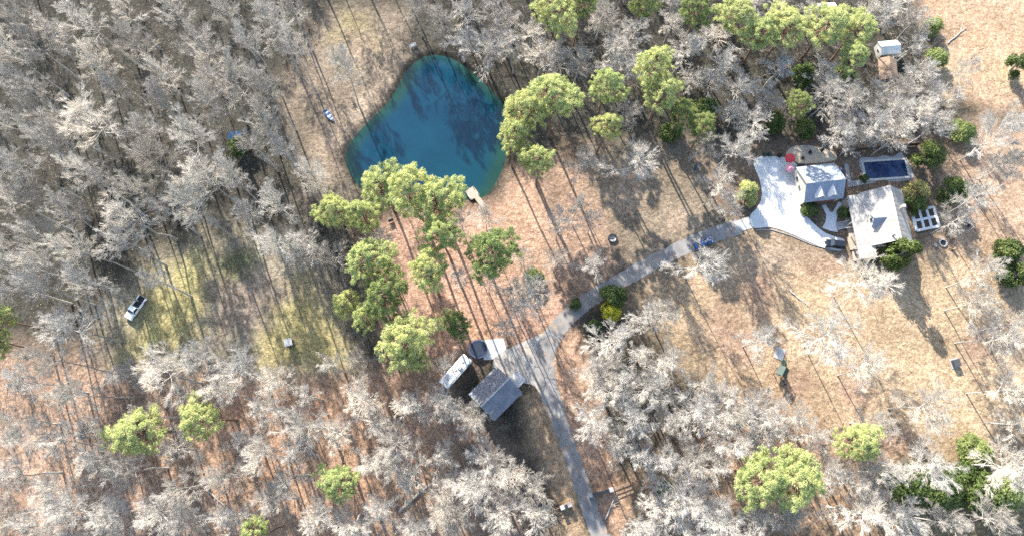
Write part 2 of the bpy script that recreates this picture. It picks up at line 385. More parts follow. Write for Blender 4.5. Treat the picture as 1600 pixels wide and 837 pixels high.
def evergreen(seed, H=6.0, CR=2.6, n=5200, leaf=0.17, lumps=26, low=0.08):
    rng = np.random.default_rng(seed)
    tr = [[0, 0, -0.2, 0, 0, H * 0.8, 0.16, 0.04]]
    f = rng.uniform(0, 1, lumps); az = np.arange(lumps) * 2.399 + rng.uniform(-.4, .4, lumps)
    rr = CR * np.interp(f, [0, .35, .75, 1], [.75, .85, .55, .1]) * rng.uniform(.75, 1.1, lumps); zz = H * (low + 0.14 + (0.78 - low) * f)
    C = np.column_stack([np.cos(az) * rr * .8, np.sin(az) * rr * .8, zz])
    br = [[0, 0, max(.1, zz[i] - rr[i] * .5), *C[i], .05, .02] for i in range(lumps)]
    pr = CR * rng.uniform(.26, .42, lumps); k = n // lumps
    d = unit(rng.normal(size=(lumps, k, 3))); P = (C[:, None, :] + d * pr[:, None, None] * rng.uniform(.55, 1, (lumps, k, 1))).reshape(-1, 3)
    P[:, 2] = np.maximum(P[:, 2], 0.03)
    nr = unit(d.reshape(-1, 3) + rng.normal(size=P.shape) * .5)
    return seg_tubes(np.array(tr), 6), seg_tubes(np.array(br), 3), cards(rng, P, nr, leaf, 0.55)
def mirror_frag(V, Q, x, y, rz, s):
    c, q = math.cos(rz), math.sin(rz); W = V * s
    return np.column_stack([W[:, 0] * c - W[:, 1] * q + x, W[:, 0] * q + W[:, 1] * c + y, W[:, 2]]), Q

# ------------------------------------------------------------------ signed distance to an outline
def sdf(X, Y, poly):
    P = np.array(poly); d = np.full(X.shape, 1e9); ins = np.zeros(X.shape, bool); n = len(P)
    for i in range(n):
        ax, ay = P[i]; bx, by = P[(i + 1) % n]; ex, ey = bx - ax, by - ay
        t = np.clip(((X - ax) * ex + (Y - ay) * ey) / (ex * ex + ey * ey + 1e-9), 0, 1)
        d = np.minimum(d, np.hypot(X - ax - t * ex, Y - ay - t * ey))
        cr = ((ay > Y) != (by > Y)) & (X < (bx - ax) * (Y - ay) / ((by - ay) if by != ay else 1e-9) + ax); ins ^= cr
    return np.where(ins, -d, d)
def in_poly(x, y, poly):
    c = False; n = len(poly)
    for i in range(n):
        ax, ay = poly[i]; bx, by = poly[(i + 1) % n]
        if (ay > y) != (by > y) and x < (bx - ax) * (y - ay) / (by - ay) + ax: c = not c
    return c

# ------------------------------------------------------------------ ground, pond
POND_PX = [(655,92),(675,85),(700,88),(722,100),(745,118),(765,138),(782,157),(794,180),(797,205),(792,232),(788,255),(778,277),(764,300),(742,312),(715,309),(690,308),(655,312),(620,312),(592,309),(570,298),(552,280),(541,258),(540,238),(548,220),(562,203),(582,183),(600,165),(615,145),(628,122),(640,104)]
POND = smooth_poly(gp(POND_PX), 3)
def vnoise(X, Y, s, seed):
    r = np.random.default_rng(seed); o = np.zeros_like(X)
    for k in range(7):
        a = r.uniform(0, 2 * math.pi); f = s * r.uniform(.6, 1.8); o += np.sin((X * math.cos(a) + Y * math.sin(a)) * f + r.uniform(0, 6.28) + 0.8 * np.sin((X * math.sin(a) - Y * math.cos(a)) * f * .7))
    return o / 7
ZONES = [  # outline in photo pixels, colour, softness in metres
    ([(-80,540),(420,560),(560,590),(690,600),(720,660),(860,850),(-80,850)], (0.27,0.195,0.148), 9),
    ([(300,600),(560,590),(690,610),(720,720),(760,850),(330,850)], (0.31,0.215,0.155), 9),
    ([(160,470),(240,405),(380,345),(470,370),(540,480),(560,580),(400,570),(230,600),(150,560)], (0.20,0.185,0.145), 6),
    ([(230,440),(300,400),(330,420),(310,520),(280,560),(180,560)], (0.27,0.25,0.125), 4),
    ([(400,470),(470,440),(530,520),(540,570),(400,570)], (0.27,0.245,0.125), 4),
    ([(330,400),(400,395),(410,450),(350,460)], (0.095,0.108,0.062), 3),
    ([(330,440),(420,420),(460,460),(400,520),(340,530)], (0.202,0.172,0.142), 4),
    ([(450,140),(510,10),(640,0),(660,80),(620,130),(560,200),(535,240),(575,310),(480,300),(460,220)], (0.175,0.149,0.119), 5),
    ([(530,20),(580,20),(590,80),(560,110),(530,90)], (0.187,0.167,0.093), 4),
    ([(560,160),(600,110),(625,120),(590,185),(545,220)], (0.283,0.236,0.186), 3),
    ([(590,350),(680,310),(790,300),(860,420),(900,470),(830,540),(740,540),(700,600),(650,560),(610,440)], (0.325,0.218,0.165), 6),
    ([(765,310),(790,265),(840,270),(880,350),(880,420),(800,420),(745,350)], (0.325,0.228,0.17), 4),
    ([(850,250),(930,240),(980,380),(970,440),(900,470),(850,400)], (0.266,0.192,0.145), 5),
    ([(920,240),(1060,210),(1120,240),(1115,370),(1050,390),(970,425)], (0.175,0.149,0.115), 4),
    ([(850,560),(905,520),(930,600),(960,720),(1000,850),(960,850),(900,740),(870,640)], (0.331,0.224,0.163), 3),
    ([(960,470),(1050,410),(1160,370),(1330,400),(1420,400),(1700,330),(1700,690),(1520,730),(1400,720),(1290,700),(1200,640),(1090,590),(1010,530)], (0.305,0.238,0.165), 7),
    ([(1430,400),(1520,380),(1530,560),(1600,560),(1700,700),(1450,680),(1380,560)], (0.32,0.252,0.172), 8),
    ([(1180,365),(1330,400),(1300,420),(1180,420)], (0.245,0.191,0.141), 5),
    ([(1100,640),(1240,600),(1300,700),(1400,760),(1700,760),(1700,850),(960,850),(1000,720)], (0.251,0.180,0.123), 7),
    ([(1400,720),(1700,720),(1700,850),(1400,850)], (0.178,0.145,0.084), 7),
    ([(1440,-60),(1720,-60),(1720,170),(1530,185),(1480,120)], (0.335,0.245,0.172), 5),
    ([(1500,190),(1700,170),(1700,380),(1470,400),(1430,330),(1480,260)], (0.303,0.226,0.166), 6),
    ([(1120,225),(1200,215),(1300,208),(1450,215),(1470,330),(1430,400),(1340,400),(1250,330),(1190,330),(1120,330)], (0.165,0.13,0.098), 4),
    ([(820,620),(870,640),(905,760),(930,850),(880,850),(850,720)], (0.27,0.205,0.14), 3),
]
LEAF_FALL = [  # drifts of fallen leaves and worn patches: centre and half size in photo pixels, colour
    (1400,690,34,18,(0.255,0.185,0.138)), (1185,460,28,30,(0.255,0.185,0.138)), (1130,500,26,40,(0.255,0.185,0.138)), (1290,420,22,16,(0.255,0.185,0.138)), (1525,545,34,30,(0.255,0.185,0.138)), (1250,600,24,16,(0.255,0.185,0.138)), (1150,540,30,30,(0.255,0.185,0.138)), (1330,610,26,20,(0.255,0.185,0.138)), (1470,650,40,16,(0.36,0.285,0.195)), (1540,640,46,30,(0.36,0.285,0.195)), (1260,480,40,26,(0.36,0.285,0.195)), (1400,470,26,40,(0.36,0.285,0.195)), (1550,60,50,22,(0.36,0.245,0.17)), (1480,120,22,40,(0.36,0.285,0.195)), (1570,110,40,22,(0.36,0.285,0.195)), (1460,20,20,18,(0.36,0.245,0.17)), (640,600,26,20,(0.33,0.21,0.145)), (500,640,30,22,(0.33,0.21,0.145)), (560,760,30,40,(0.33,0.21,0.145)), (420,720,26,30,(0.33,0.21,0.145)), (820,350,26,40,(0.36,0.25,0.185)), (760,520,22,18,(0.33,0.21,0.145)), (1010,410,34,10,(0.25,0.205,0.16)), (980,300,26,30,(0.25,0.205,0.16)), (1060,340,24,20,(0.25,0.205,0.16)), (690,500,22,44,(0.33,0.21,0.145)), (910,600,12,50,(0.255,0.185,0.138)), (1200,400,40,12,(0.25,0.205,0.16)), (1330,700,60,14,(0.255,0.185,0.138)), (520,220,24,34,(0.25,0.205,0.16)), (560,80,26,40,(0.25,0.205,0.16))]
for _x, _y, _a, _b, _c in LEAF_FALL:
    ZONES.append(([(_x + _a * math.cos(_t * .7854), _y + _b * math.sin(_t * .7854)) for _t in range(8)], _c, 3.2))
def build_ground():
    xi = np.arange(-165, 165.1, 0.8); yi = np.arange(-32, 150.1, 0.8)
    xo = np.array([3000, 1400, 700, 380, 250, 195]); xs = np.concatenate([-xo, xi, xo[::-1]])
    ys = np.concatenate([np.array([-3000, -1300, -500, -180, -80]), yi, np.array([185, 240, 380, 800, 1600, 3000])])
    X, Y = np.meshgrid(xs, ys); col = np.empty(X.shape + (3,)); col[:] = (0.046, 0.046, 0.039)  # woodland floor base tone, darkened to carry the shade under the trees
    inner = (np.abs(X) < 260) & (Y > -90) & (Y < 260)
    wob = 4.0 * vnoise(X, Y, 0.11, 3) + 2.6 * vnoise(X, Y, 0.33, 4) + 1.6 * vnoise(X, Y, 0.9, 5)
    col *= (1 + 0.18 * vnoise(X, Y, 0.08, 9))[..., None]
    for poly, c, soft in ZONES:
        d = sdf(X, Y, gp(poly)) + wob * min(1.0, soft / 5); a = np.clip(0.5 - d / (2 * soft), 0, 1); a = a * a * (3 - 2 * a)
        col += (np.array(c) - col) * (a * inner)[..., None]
    dp = sdf(X, Y, POND); Z = np.zeros_like(X)
    Z = np.where(dp < 1.4, -0.45 * np.clip((1.4 - dp) / 1.4, 0, 1), 0.0) + np.where(dp < 0, np.maximum(dp * 0.35, -2.2), 0)
    wet = np.clip(1 - np.abs(dp - 0.5) / 1.3, 0, 1); col *= (1 - 0.45 * wet)[..., None]      # damp mud rim
    rng = np.random.default_rng(2); col *= (1 + rng.normal(size=X.shape) * 0.05)[..., None]
    h, w_ = X.shape; V = np.column_stack([X.ravel(), Y.ravel(), Z.ravel()])
    idx = np.arange(h * w_).reshape(h, w_); Q = np.stack([idx[:-1, :-1], idx[:-1, 1:], idx[1:, 1:], idx[1:, :-1]], -1).reshape(-1, 4)
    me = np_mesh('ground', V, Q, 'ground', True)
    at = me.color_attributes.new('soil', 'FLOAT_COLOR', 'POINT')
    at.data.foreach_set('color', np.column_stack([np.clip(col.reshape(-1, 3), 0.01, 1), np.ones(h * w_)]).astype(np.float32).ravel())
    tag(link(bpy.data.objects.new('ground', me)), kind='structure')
    # water sheet, its colour going from green shallows to blue depth
    xs = np.arange(-55, 20, 0.6); ys = np.arange(45, 115, 0.6); X, Y = np.meshgrid(xs, ys); dp = sdf(X, Y, POND)
    h, w_ = X.shape; idx = np.arange(h * w_).reshape(h, w_); Q = np.stack([idx[:-1, :-1], idx[:-1, 1:], idx[1:, 1:], idx[1:, :-1]], -1).reshape(-1, 4)
    keep = (dp.ravel()[Q].min(1) < 0.9); Q = Q[keep]; used = np.unique(Q); remap = -np.ones(h * w_, int); remap[used] = np.arange(len(used))
    V = np.column_stack([X.ravel(), Y.ravel(), np.full(h * w_, -0.45)])[used]; Q = remap[Q]
    dd = np.clip((-dp.ravel()[used] + 2.0 * vnoise(V[:, 0], V[:, 1], 0.2, 6)) / 4.0, 0, 1)[:, None]
    dd = dd * dd * (3 - 2 * dd)
    south = np.clip((72 - V[:, 1] + 0.35 * V[:, 0]) / 40 + 0.35, 0, 1)[:, None]                    # shoaling, greener end by the dock
    cc = np.array([0.010, 0.038, 0.024]) * (1 - dd) + dd * (np.array([0.0025, 0.028, 0.052]) * (1 - 0.45 * south) + np.array([0.003, 0.040, 0.032]) * 0.45 * south)
    me = np_mesh('pond_water', V, Q, 'water', True); at = me.color_attributes.new('depth', 'FLOAT_COLOR', 'POINT')
    at.data.foreach_set('color', np.column_stack([cc, np.ones(len(V))]).astype(np.float32).ravel())
    tag(link(bpy.data.objects.new('pond_water', me)), kind='structure')
build_ground()

# ------------------------------------------------------------------ roads and paving
strip('driveway_road', [(965,880,3.6),(935,830,3.6),(905,745,3.4),(882,680,3.4),(862,620,4.2),(850,578,4.6),(856,538,4.4),(885,497,3.9),(925,465,3.6),(975,436,3.6),(1040,400,3.6),(1095,374,3.6),(1155,354,3.7)], 0.035, 'asphalt')
poly_sheet('gravel_yard', smooth_poly(gp([(862,520),(866,560),(864,600),(872,640),(858,640),(835,603),(812,598),(800,592),(782,582),(770,572),(775,556),(792,545),(815,535),(838,524)]), 4), -0.05, 0.02, 'gravel')
poly_sheet('parking_pad', gp([(750,531),(787,528),(791,545),(770,561),(756,562)]), -0.05, 0.06, 'concrete')
def concrete_drive():
    o = poly_sheet('concrete_driveway', smooth_poly(gp([(1172,338),(1183,324),(1190,308),(1188,285),(1179,249),(1226,246),(1243,256),(1257,270),(1256,290),(1249,308),(1250,322),(1262,340),(1285,361),(1302,369),(1319,375),(1316,391),(1290,388),(1260,376),(1228,362),(1203,355),(1178,356)]), 4), -0.05, 0.075, 'concrete')
    a = MB().prism(gp([(1146,347),(1170,338.5),(1176.5,356),(1152,364)]), -0.05, 0.07); a.build('apron_slab', 'concrete2', o)
    b = MB()
    pts = [g(x, y) for x, y in [(1300,391),(1268,382),(1235,368),(1205,359),(1180,360)]]
    for p, q in zip(pts, pts[1:]):
        d = q - p; b.box((p.x + q.x) / 2, (p.y + q.y) / 2, 0.08, d.length, 0.15, 0.2, math.atan2(d.y, d.x))
    b.build('edging_kerb', 'concrete2', o)
concrete_drive()
wk = poly_sheet('garden_walk', gp([(1284,321),(1290,320),(1297,331),(1301,332),(1310,316),(1317,316),(1308,338),(1306,350),(1309,363),(1297,361),(1285,356),(1290,346),(1291,336)]), -0.05, 0.07, 'concrete')
poly_sheet('gravel_patio', smooth_poly(gp([(1228,244),(1234,232),(1252,227),(1275,229),(1298,236),(1306,250),(1260,256),(1240,252)]), 4), -0.05, 0.03, 'tangravel')
poly_sheet('service_path', gp([(1319,256),(1325,256),(1330,283),(1358,280),(1359,287),(1325,293)]), -0.05, 0.06, 'concrete2')

# ------------------------------------------------------------------ buildings
def slab(lo_eave, hi_ridge, y0, y1, th):
    """roof slab between eave (x,z) and ridge (x,z), running y0..y1"""
    (xe, ze), (xr, zr) = lo_eave, hi_ridge; m = MB()
    c = [(xe, y0, ze), (xr, y0, zr), (xr, y1, zr), (xe, y1, ze)]
    return m.hexa([(x, y, z - th) for x, y, z in c], c)
def seams(parent, lo, hi, y0, y1, step, mat, off=0.02):
    (xe, ze), (xr, zr) = lo, hi; n = int((y1 - y0) / step)
    me = None
    for i in range(1, n):
        y = y0 + (y1 - y0) * i / n
        if me is None:
            m = MB(); c = [(xe, -.03, ze), (xr, -.03, zr), (xr, .03, zr), (xe, .03, ze)]
            m.hexa([(a, b, z - .02) for a, b, z in c], [(a, b, z + .018) for a, b, z in c]); me = m.mesh('seam', mat)
        o = link(bpy.data.objects.new('seam', me), parent); o.location = (0, y, 0)
def window(parent, cx, cy, cz, wd, ht, face, frame='white'):
    """face: 'x+','x-','y+','y-' direction the window looks"""
    s = 1 if face[1] == '+' else -1
    if face[0] == 'x':
        o = MB().box(cx + s * .03, cy, cz, .10, wd, ht).build('window', frame, parent); MB().box(cx + s * .07, cy, cz, .06, wd - .16, ht - .16).build('pane', 'glass', o)
    else:
        o = MB().box(cx, cy + s * .03, cz, wd, .10, ht).build('window', frame, parent); MB().box(cx, cy + s * .07, cz, wd - .16, .06, ht - .16).build('pane', 'glass', o)
def door(parent, cx, cy, wd, ht, face, mat):
    s = 1 if face[1] == '+' else -1
    if face[0] == 'x':
        o = MB().box(cx + s * .04, cy, ht / 2 + .1, .09, wd, ht).build('door', mat, parent); MB().box(cx + s * .11, cy + wd * .35, 1.1, .06, .12, .06).build('handle', 'rim', o)
    else:
        o = MB().box(cx, cy + s * .04, ht / 2 + .1, wd, .09, ht).build('door', mat, parent); MB().box(cx + wd * .35, cy + s * .11, 1.1, .12, .06, .06).build('handle', 'rim', o)
def gable_walls(wl, wr, y0, y1, ze_l, ze_r, zr):
    m = MB(); a = [(-wl, 0), (wr, 0), (wr, ze_r), (0, zr), (-wl, ze_l)]; n = 5
    v = [(x, y0, z) for x, z in a] + [(x, y1, z) for x, z in a]
    return m.add(v, [tuple(range(n)), tuple(reversed(range(n, 2 * n)))] + [(i, (i + 1) % n, (i + 1) % n + n, i + n) for i in range(n)])

def main_house():
    zr, ze = 8.0, 4.1
    A = g(1392, 290, zr); B = g(1408, 373, zr); d = A - B; L = d.length; rz = math.atan2(d.y, d.x) - math.pi / 2 + R(1.2)
    h = empty('main_house', (B.x, B.y, 0), rz, 'large house with pale metal gable roof and single dormer near the swimming pool', 'house')
    gable_walls(4.3, 4.6, 0.5, L - 0.4, ze - .1, ze - .1, zr - .35).build('wall', 'wallcream', h)
    rl = slab((-4.9, ze - .15), (0, zr), -.1, L + .1, .16).build('roof', 'roof', h)
    seams(rl, (-4.9, ze - .15), (-.05, zr - .02), -.1, L + .1, 1.1, 'roof')
    rr = slab((5.1, ze - .2), (0, zr), -.1, L + .1, .16).build('roof', 'roof', h)
    seams(rr, (5.1, ze - .2), (.05, zr - .02), -.1, L + .1, 1.1, 'roof')
    MB().box(0, L / 2, zr + .02, .34, L + .2, .1).build('ridge_cap', 'offwhite', h)
    p = slab((-7.5, 3.0), (-4.6, 4.0), -2.9, L - .2, .14).build('porch_roof', 'roof', h)
    seams(p, (-7.5, 3.0), (-4.65, 3.98), -2.9, L - .2, 1.1, 'roof')
    slab((-4.6, 3.9), (-3.9, 4.0), -2.9, -.15, .14).build('porch_roof_end', 'roof', h)
    MB().box(-6.0, L / 2 - 1.4, .17, 2.9, L + 2.2, .32).build('porch_floor', 'wood', h)
    for y in (-2.6, 0.3, 3.3, 6.2, 9.1, L - .5):
        MB().box(-7.2, y, 1.6, .16, .16, 2.75).build('porch_post', 'white', h)
    # white barge boards on the near gable
    for s, xe in ((-1, -4.9), (1, 5.1)):
        m = MB(); z1 = ze - .2; m.hexa([(xe, -.18, z1 - .32), (0, -.18, zr - .32), (0, -.11, zr - .32), (xe, -.11, z1 - .32)] if s < 0 else [(0, -.18, zr - .32), (xe, -.18, z1 - .32), (xe, -.11, z1 - .32), (0, -.11, zr - .32)],
                           [(xe, -.18, z1 + .04), (0, -.18, zr + .04), (0, -.11, zr + .04), (xe, -.11, z1 + .04)] if s < 0 else [(0, -.18, zr + .04), (xe, -.18, z1 + .04), (xe, -.11, z1 + .04), (0, -.11, zr + .04)])
        m.build('barge_board', 'white', h)
    # dormer looking left
    dm = gable_walls(1.25, 1.25, 0, 2.6, 5.6, 5.6, 6.75).build('dormer', 'white', h)
    dm.rotation_euler = (0, 0, -math.pi / 2); dm.location = (-4.2, L * .44, 0)
    for x in (-1, 1):
        m = MB(); c = [(x * 1.6, -.25, 5.35), (0, -.25, 6.9), (0, 4.15, 6.9), (x * 1.6, 2.35, 5.35)]
        m.hexa([(a, b, z - .1) for a, b, z in c], c); m.build('dormer_roof', 'roofblue', dm)
    window(dm, 0, 0, 5.3, 1.1, 1.3, 'y-')
    MB().tube((-1.2, 1.0, 6.6), (-1.2, 1.0, 8.0), .14).build('vent_pipe', 'charcoal', h)
    c = MB().box(2.6, L * .62, 6.4, .6, .6, 2.2).build('chimney', 'offwhite', h); MB().box(2.6, L * .62, 7.55, .75, .75, .12).build('cap', 'concrete2', c)
    for y in (2.4, 6.0, 9.6): window(h, 4.6, y, 1.9, 1.2, 1.5, 'x+')
    for y in (1.8, 4.6, 10.0): window(h, -4.3, y, 1.9, 1.1, 1.6, 'x-')
    door(h, -4.3, 7.2, 1.1, 2.1, 'x-', 'brownwood')
    for x in (-2.4, 0.1, 2.6): window(h, x, .5, 1.9, 1.1, 1.5, 'y-')
    window(h, 0, .5, 5.0, 1.1, 1.3, 'y-')
main_house()

def garage():
    zr, ze = 6.2, 3.1
    A = g(1260, 286, zr); B = g(1322, 279, zr); d = B - A; L = d.length; rz = math.atan2(d.y, d.x)
    # local x up the plot (towards picture top is -x here), local y along the ridge
    h = empty('garage', (A.x, A.y, 0), rz - math.pi / 2, 'two storey garage with blue grey roof and twin dormers beside the concrete driveway', 'garage')
    wl, wr = 5.3, 3.7        # -x side faces up the picture, +x side faces down
    gable_walls(wl - .4, wr - .4, .35, L - .35, ze - .05, ze - .05, zr - .3).build('wall', 'wallcream', h)
    a = slab((-wl, ze - .1), (0, zr), 0, L, .15).build('roof', 'roofblue', h); seams(a, (-wl, ze - .1), (-.05, zr - .02), 0, L, .6, 'roofblue')
    b = slab((wr, ze - .1), (0, zr), 0, L, .15).build('roof', 'roofblue', h); seams(b, (wr, ze - .1), (.05, zr - .02), 0, L, .6, 'roofblue')
    MB().box(0, L / 2, zr + .02, .3, L + .06, .09).build('ridge_cap', 'offwhite', h)
    for y in (L * .37, L * .69):
        dm = gable_walls(.75, .75, 0, 2.1, 4.4, 4.4, 5.3).build('dormer', 'white', h)
        dm.rotation_euler = (0, 0, math.pi / 2); dm.location = (3.05, y, 0)
        for x in (-1, 1):
            m = MB(); c = [(x * 1.2, -.3, 4.1), (0, -.3, 5.65), (0, 2.9, 5.65), (x * 1.2, 1.0, 4.1)]
            m.hexa([(p, q, z - .08) for p, q, z in c], c); m.build('dormer_roof', 'white', dm)
        window(dm, 0, 0, 4.2, .8, .9, 'y-')
    for y in (L * .3, L * .72):
        o = MB().box(wr - .38, y, 1.25, .12, 2.9, 2.3).build('garage_door', 'brick', h)
        for k in range(3): MB().box(wr - .31, y, .7 + k * .6, .04, 2.8, .05).build('door_rib', 'charcoal', o)
    door(h, (wr - .4), L * .51, .95, 2.05, 'x+', 'brownwood')
    window(h, -.5, .35, 1.8, 1.1, 1.2, 'y-'); window(h, -2.8, .35, 1.8, 1.1, 1.2, 'y-')
    # flat link roof on the far side
    MB().prism([(-4.2, L + .1), (-.6, L + .1), (-.6, L + 1.5), (-4.2, L + 1.5)], 2.4, 2.55).build('side_canopy', 'tarpblue', h)
    for x in (-4.0, -.8): MB().box(x, L + 1.4, 1.2, .12, .12, 2.4).build('canopy_post', 'white', h)
garage()

def cottage():
    zr, ze = 5.8, 2.7
    A = g(751, 635, zr); B = g(796, 590, zr); d = B - A; L = d.length; rz = math.atan2(d.y, d.x)
    h = empty('cottage', (A.x, A.y, 0), rz - math.pi / 2, 'small grey roofed cottage half hidden by bare trees below the camper trailer', 'cottage')
    gable_walls(3.6, 3.6, .35, L - .35, ze - .05, ze - .05, zr - .3).build('wall', 'wallgrey', h)
    a = slab((-4.1, ze - .15), (0, zr), 0, L, .14).build('roof', 'roofcot', h); seams(a, (-4.1, ze - .15), (-.05, zr - .02), 0, L, .8, 'roofcot')
    b = slab((4.1, ze - .15), (0, zr), 0, L, .14).build('roof', 'roofcot', h); seams(b, (4.1, ze - .15), (.05, zr - .02), 0, L, .8, 'roofcot')
    MB().box(0, L / 2, zr + .02, .28, L + .06, .08).build('ridge_cap', 'offwhite', h)
    for y, x in ((L * .72, -1.4), (L * .5, -2.1)): MB().tube((x, y, ze + .9), (x, y, 4.8), .1).build('vent_pipe', 'offwhite', h)
    # gable porch at the picture's right end
    MB().box(1.2, L + 1.1, .12, 2.6, 2.5, .22).build('porch_floor', 'wood', h)
    MB().add([(-.3, L - .1, 2.6), (2.7, L - .1, 2.6), (2.7, L + 2.5, 2.35), (-.3, L + 2.5, 2.35), (-.3, L - .1, 2.72), (2.7, L - .1, 2.72), (2.7, L + 2.5, 2.47), (-.3, L + 2.5, 2.47)], [(3, 2, 1, 0), (4, 5, 6, 7), (0, 1, 5, 4), (1, 2, 6, 5), (2, 3, 7, 6), (3, 0, 4, 7)]).build('porch_roof', 'offwhite', h)
    for x in (-.1, 2.5): MB().box(x, L + 2.3, 1.2, .12, .12, 2.3).build('porch_post', 'white', h)
    door(h, .8, L - .35, .95, 2.05, 'y+', 'brownwood')
    window(h, -1.6, L - .35, 1.6, 1.0, 1.1, 'y+')
    for y in (2.2, 5.4): window(h, 3.6, y, 1.6, 1.1, 1.1, 'x+')
    for y in (2.2, 5.4): window(h, -3.6, y, 1.6, 1.1, 1.1, 'x-')
cottage()

def shed(name, label, A, B, zr, ze, half, roof, wall):
    A = g(*A, zr); B = g(*B, zr); d = B - A; L = d.length; rz = math.atan2(d.y, d.x)
    h = empty(name, (A.x, A.y, 0), rz - math.pi / 2, label, 'shed')
    gable_walls(half - .2, half - .2, .15, L - .15, ze, ze, zr - .2).build('wall', wall, h)
    for s in (-1, 1):
        lo, hi = (s * half, ze - .05), (0, zr)
        o = slab(lo, hi, 0, L, .1).build('roof', roof, h); seams(o, lo, (s * .05, zr - .02), 0, L, .6, roof)
    door(h, half - .2, L * .5, 1.2, 1.9, 'x+', 'wood'); window(h, 0, .15, 1.4, .8, .8, 'y-')
shed('storage_shed', 'pale galvanised roof shed above the brown roofed shed', (1377, 73), (1408, 70), 3.2, 2.4, 1.9, 'roofteal', 'offwhite')
shed('garden_shed', 'brown shingle roof shed just below the pale galvanised shed', (1393, 122), (1390, 88), 3.4, 2.3, 2.3, 'roofbrown', 'darkwood')
shed('far_shed', 'pale blue roof edge of shed behind tall pines at top', (1281, 12), (1308, 10), 3.0, 2.4, 1.6, 'roofteal', 'wallgrey')

# ------------------------------------------------------------------ swimming pool, deck, fences, garden
def pool():
    c = g(1383.5, 265); rz = R(4.0); h = empty('swimming_pool', (c.x, c.y, 0), rz, 'rectangular swimming pool of dark blue water with pale coping', 'pool')
    l, w_ = 10.2, 4.3
    for s in (-1, 1):
        MB().box(0, s * (w_ / 2 + .28), .1, l + 1.1, .56, .24).build('coping', 'offwhite', h, .02)
        MB().box(s * (l / 2 + .28), 0, .1, .55, w_ - .01, .24).build('coping', 'offwhite', h, .02)
    MB().box(0, 0, .02, l - .01, w_ - .01, .1).build('water', 'poolwater', h)
    for s in (-.3, .3): MB().tube((l / 2 - .4, s, .1), (l / 2 + .3, s, .9), .025).build('ladder_rail', 'rim', h)
    dk = poly_sheet('pool_deck', smooth_poly(gp([(1342,250),(1352,246),(1370,246),(1382,243),(1395,245),(1407,238),(1412,244),(1418,250),(1426,270),(1425,280),(1395,284),(1378,281),(1360,287),(1356,279),(1348,275)]), 3), -.05, .06, 'concrete2')
pool()
def fence(name, label, pts, ht, mat, post_mat, step=2.0):
    P = [g(*p) for p in pts]; h = empty(name, (P[0].x, P[0].y, 0), 0, label, 'fence'); o0 = P[0]
    for a, b in zip(P, P[1:]):
        d = b - a; n = max(1, round(d.length / step)); rz = math.atan2(d.y, d.x)
        for i in range(n):
            q0 = a + d * (i / n) - o0; q1 = a + d * ((i + 1) / n) - o0; m_ = (q0 + q1) / 2
            MB().box(q0.x, q0.y, ht / 2, .14, .14, ht + .1, rz).build('post', post_mat, h)
            MB().box(m_.x, m_.y, ht / 2 + .02, d.length / n - .16, .05, ht - .12, rz).build('panel', mat, h)
        q = b - o0; MB().box(q.x, q.y, ht / 2, .14, .14, ht + .1, rz).build('post', post_mat, h)
fence('pool_fence', 'dark timber fence running along the top side of the pool', [(1306,240),(1345,236),(1388,231),(1432,228)], 1.9, 'darkwood', 'darkwood')
def rail_fence(name, label, a, b, n, ht=1.25, rails=3, mat='brownwood'):
    A, B = g(*a), g(*b); d = B - A; h = empty(name, (A.x, A.y, 0), math.atan2(d.y, d.x), label, 'fence'); L = d.length
    for i in range(n + 1): MB().box(L * i / n, 0, ht / 2, .16, .16, ht + .15).build('post', mat, h, .02)
    for k in range(rails): MB().box(L / 2, (.0), .35 + k * (ht - .4) / max(1, rails - 1), L, .07, .13).build('rail', mat, h)
rail_fence('rail_fence', 'brown rail fence right of the stone entrance wall', (958,763), (987,752), 2)
rail_fence('rail_fence', 'weathered rail fence left of the road by the entrance', (845,806), (884,787), 3)
def entrance_wall(name, label, a, b):
    A, B = g(*a), g(*b); d = B - A; L = d.length; h = empty(name, (A.x, A.y, 0), math.atan2(d.y, d.x), label, 'wall')
    MB().box(L / 2, 0, .55, max(.3, L - 1.0), .4, 1.1).build('wall', 'stone', h); MB().box(L / 2, 0, 1.15, max(.3, L - 1.0), .55, .1).build('coping', 'charcoal', h)
    for x in (0.3, L - .3):
        p = MB().box(x, 0, .8, .75, .75, 1.6).build('pillar', 'stone', h, .03); MB().box(x, 0, 1.66, .92, .92, .12).build('cap', 'concrete2', p)
entrance_wall('entrance_wall', 'low dark stone entrance wall with pillars right of road', (919, 773), (956, 763))
entrance_wall('entrance_wall', 'short stone entrance pillars left of road at bottom', (876, 792), (891, 786))
def log(name, label, a, b, r, cat='log', z0=None):
    A, B = g(*a), g(*b); rn = random.Random(int(a[0])); h = empty(name, (A.x, A.y, 0), 0, label, cat); m = MB(); n = 6; pr = None
    for i in range(n + 1):
        t = i / n; p = (A.lerp(B, t) - A); q = (p.x + rn.uniform(-.1, .1), p.y + rn.uniform(-.1, .1), r * .9 + rn.uniform(0, .05)); rr = r * (1 - .6 * t)
        if pr: m.tube(pr[0], q, pr[1], rr, 8)
        pr = (q, rr)
    m.build('trunk', 'bark', h)
    d = B - A
    for k in range(5):
        t = rn.uniform(.45, .95); p = d * t; an = math.atan2(d.y, d.x) + rn.choice((-1, 1)) * rn.uniform(.5, .9); l = rn.uniform(.8, 2)
        MB().tube((p.x, p.y, r), (p.x + math.cos(an) * l, p.y + math.sin(an) * l, r + rn.uniform(0, .8)), .05, .02, 5).build('branch', 'bark', h)
log('fallen_log', 'long fallen log on orange leaf litter near bottom centre', (624, 797), (686, 744), .3)
log('fallen_log', 'thin fallen trunk beside the pale path at the entrance', (945, 811), (965, 768), .16)
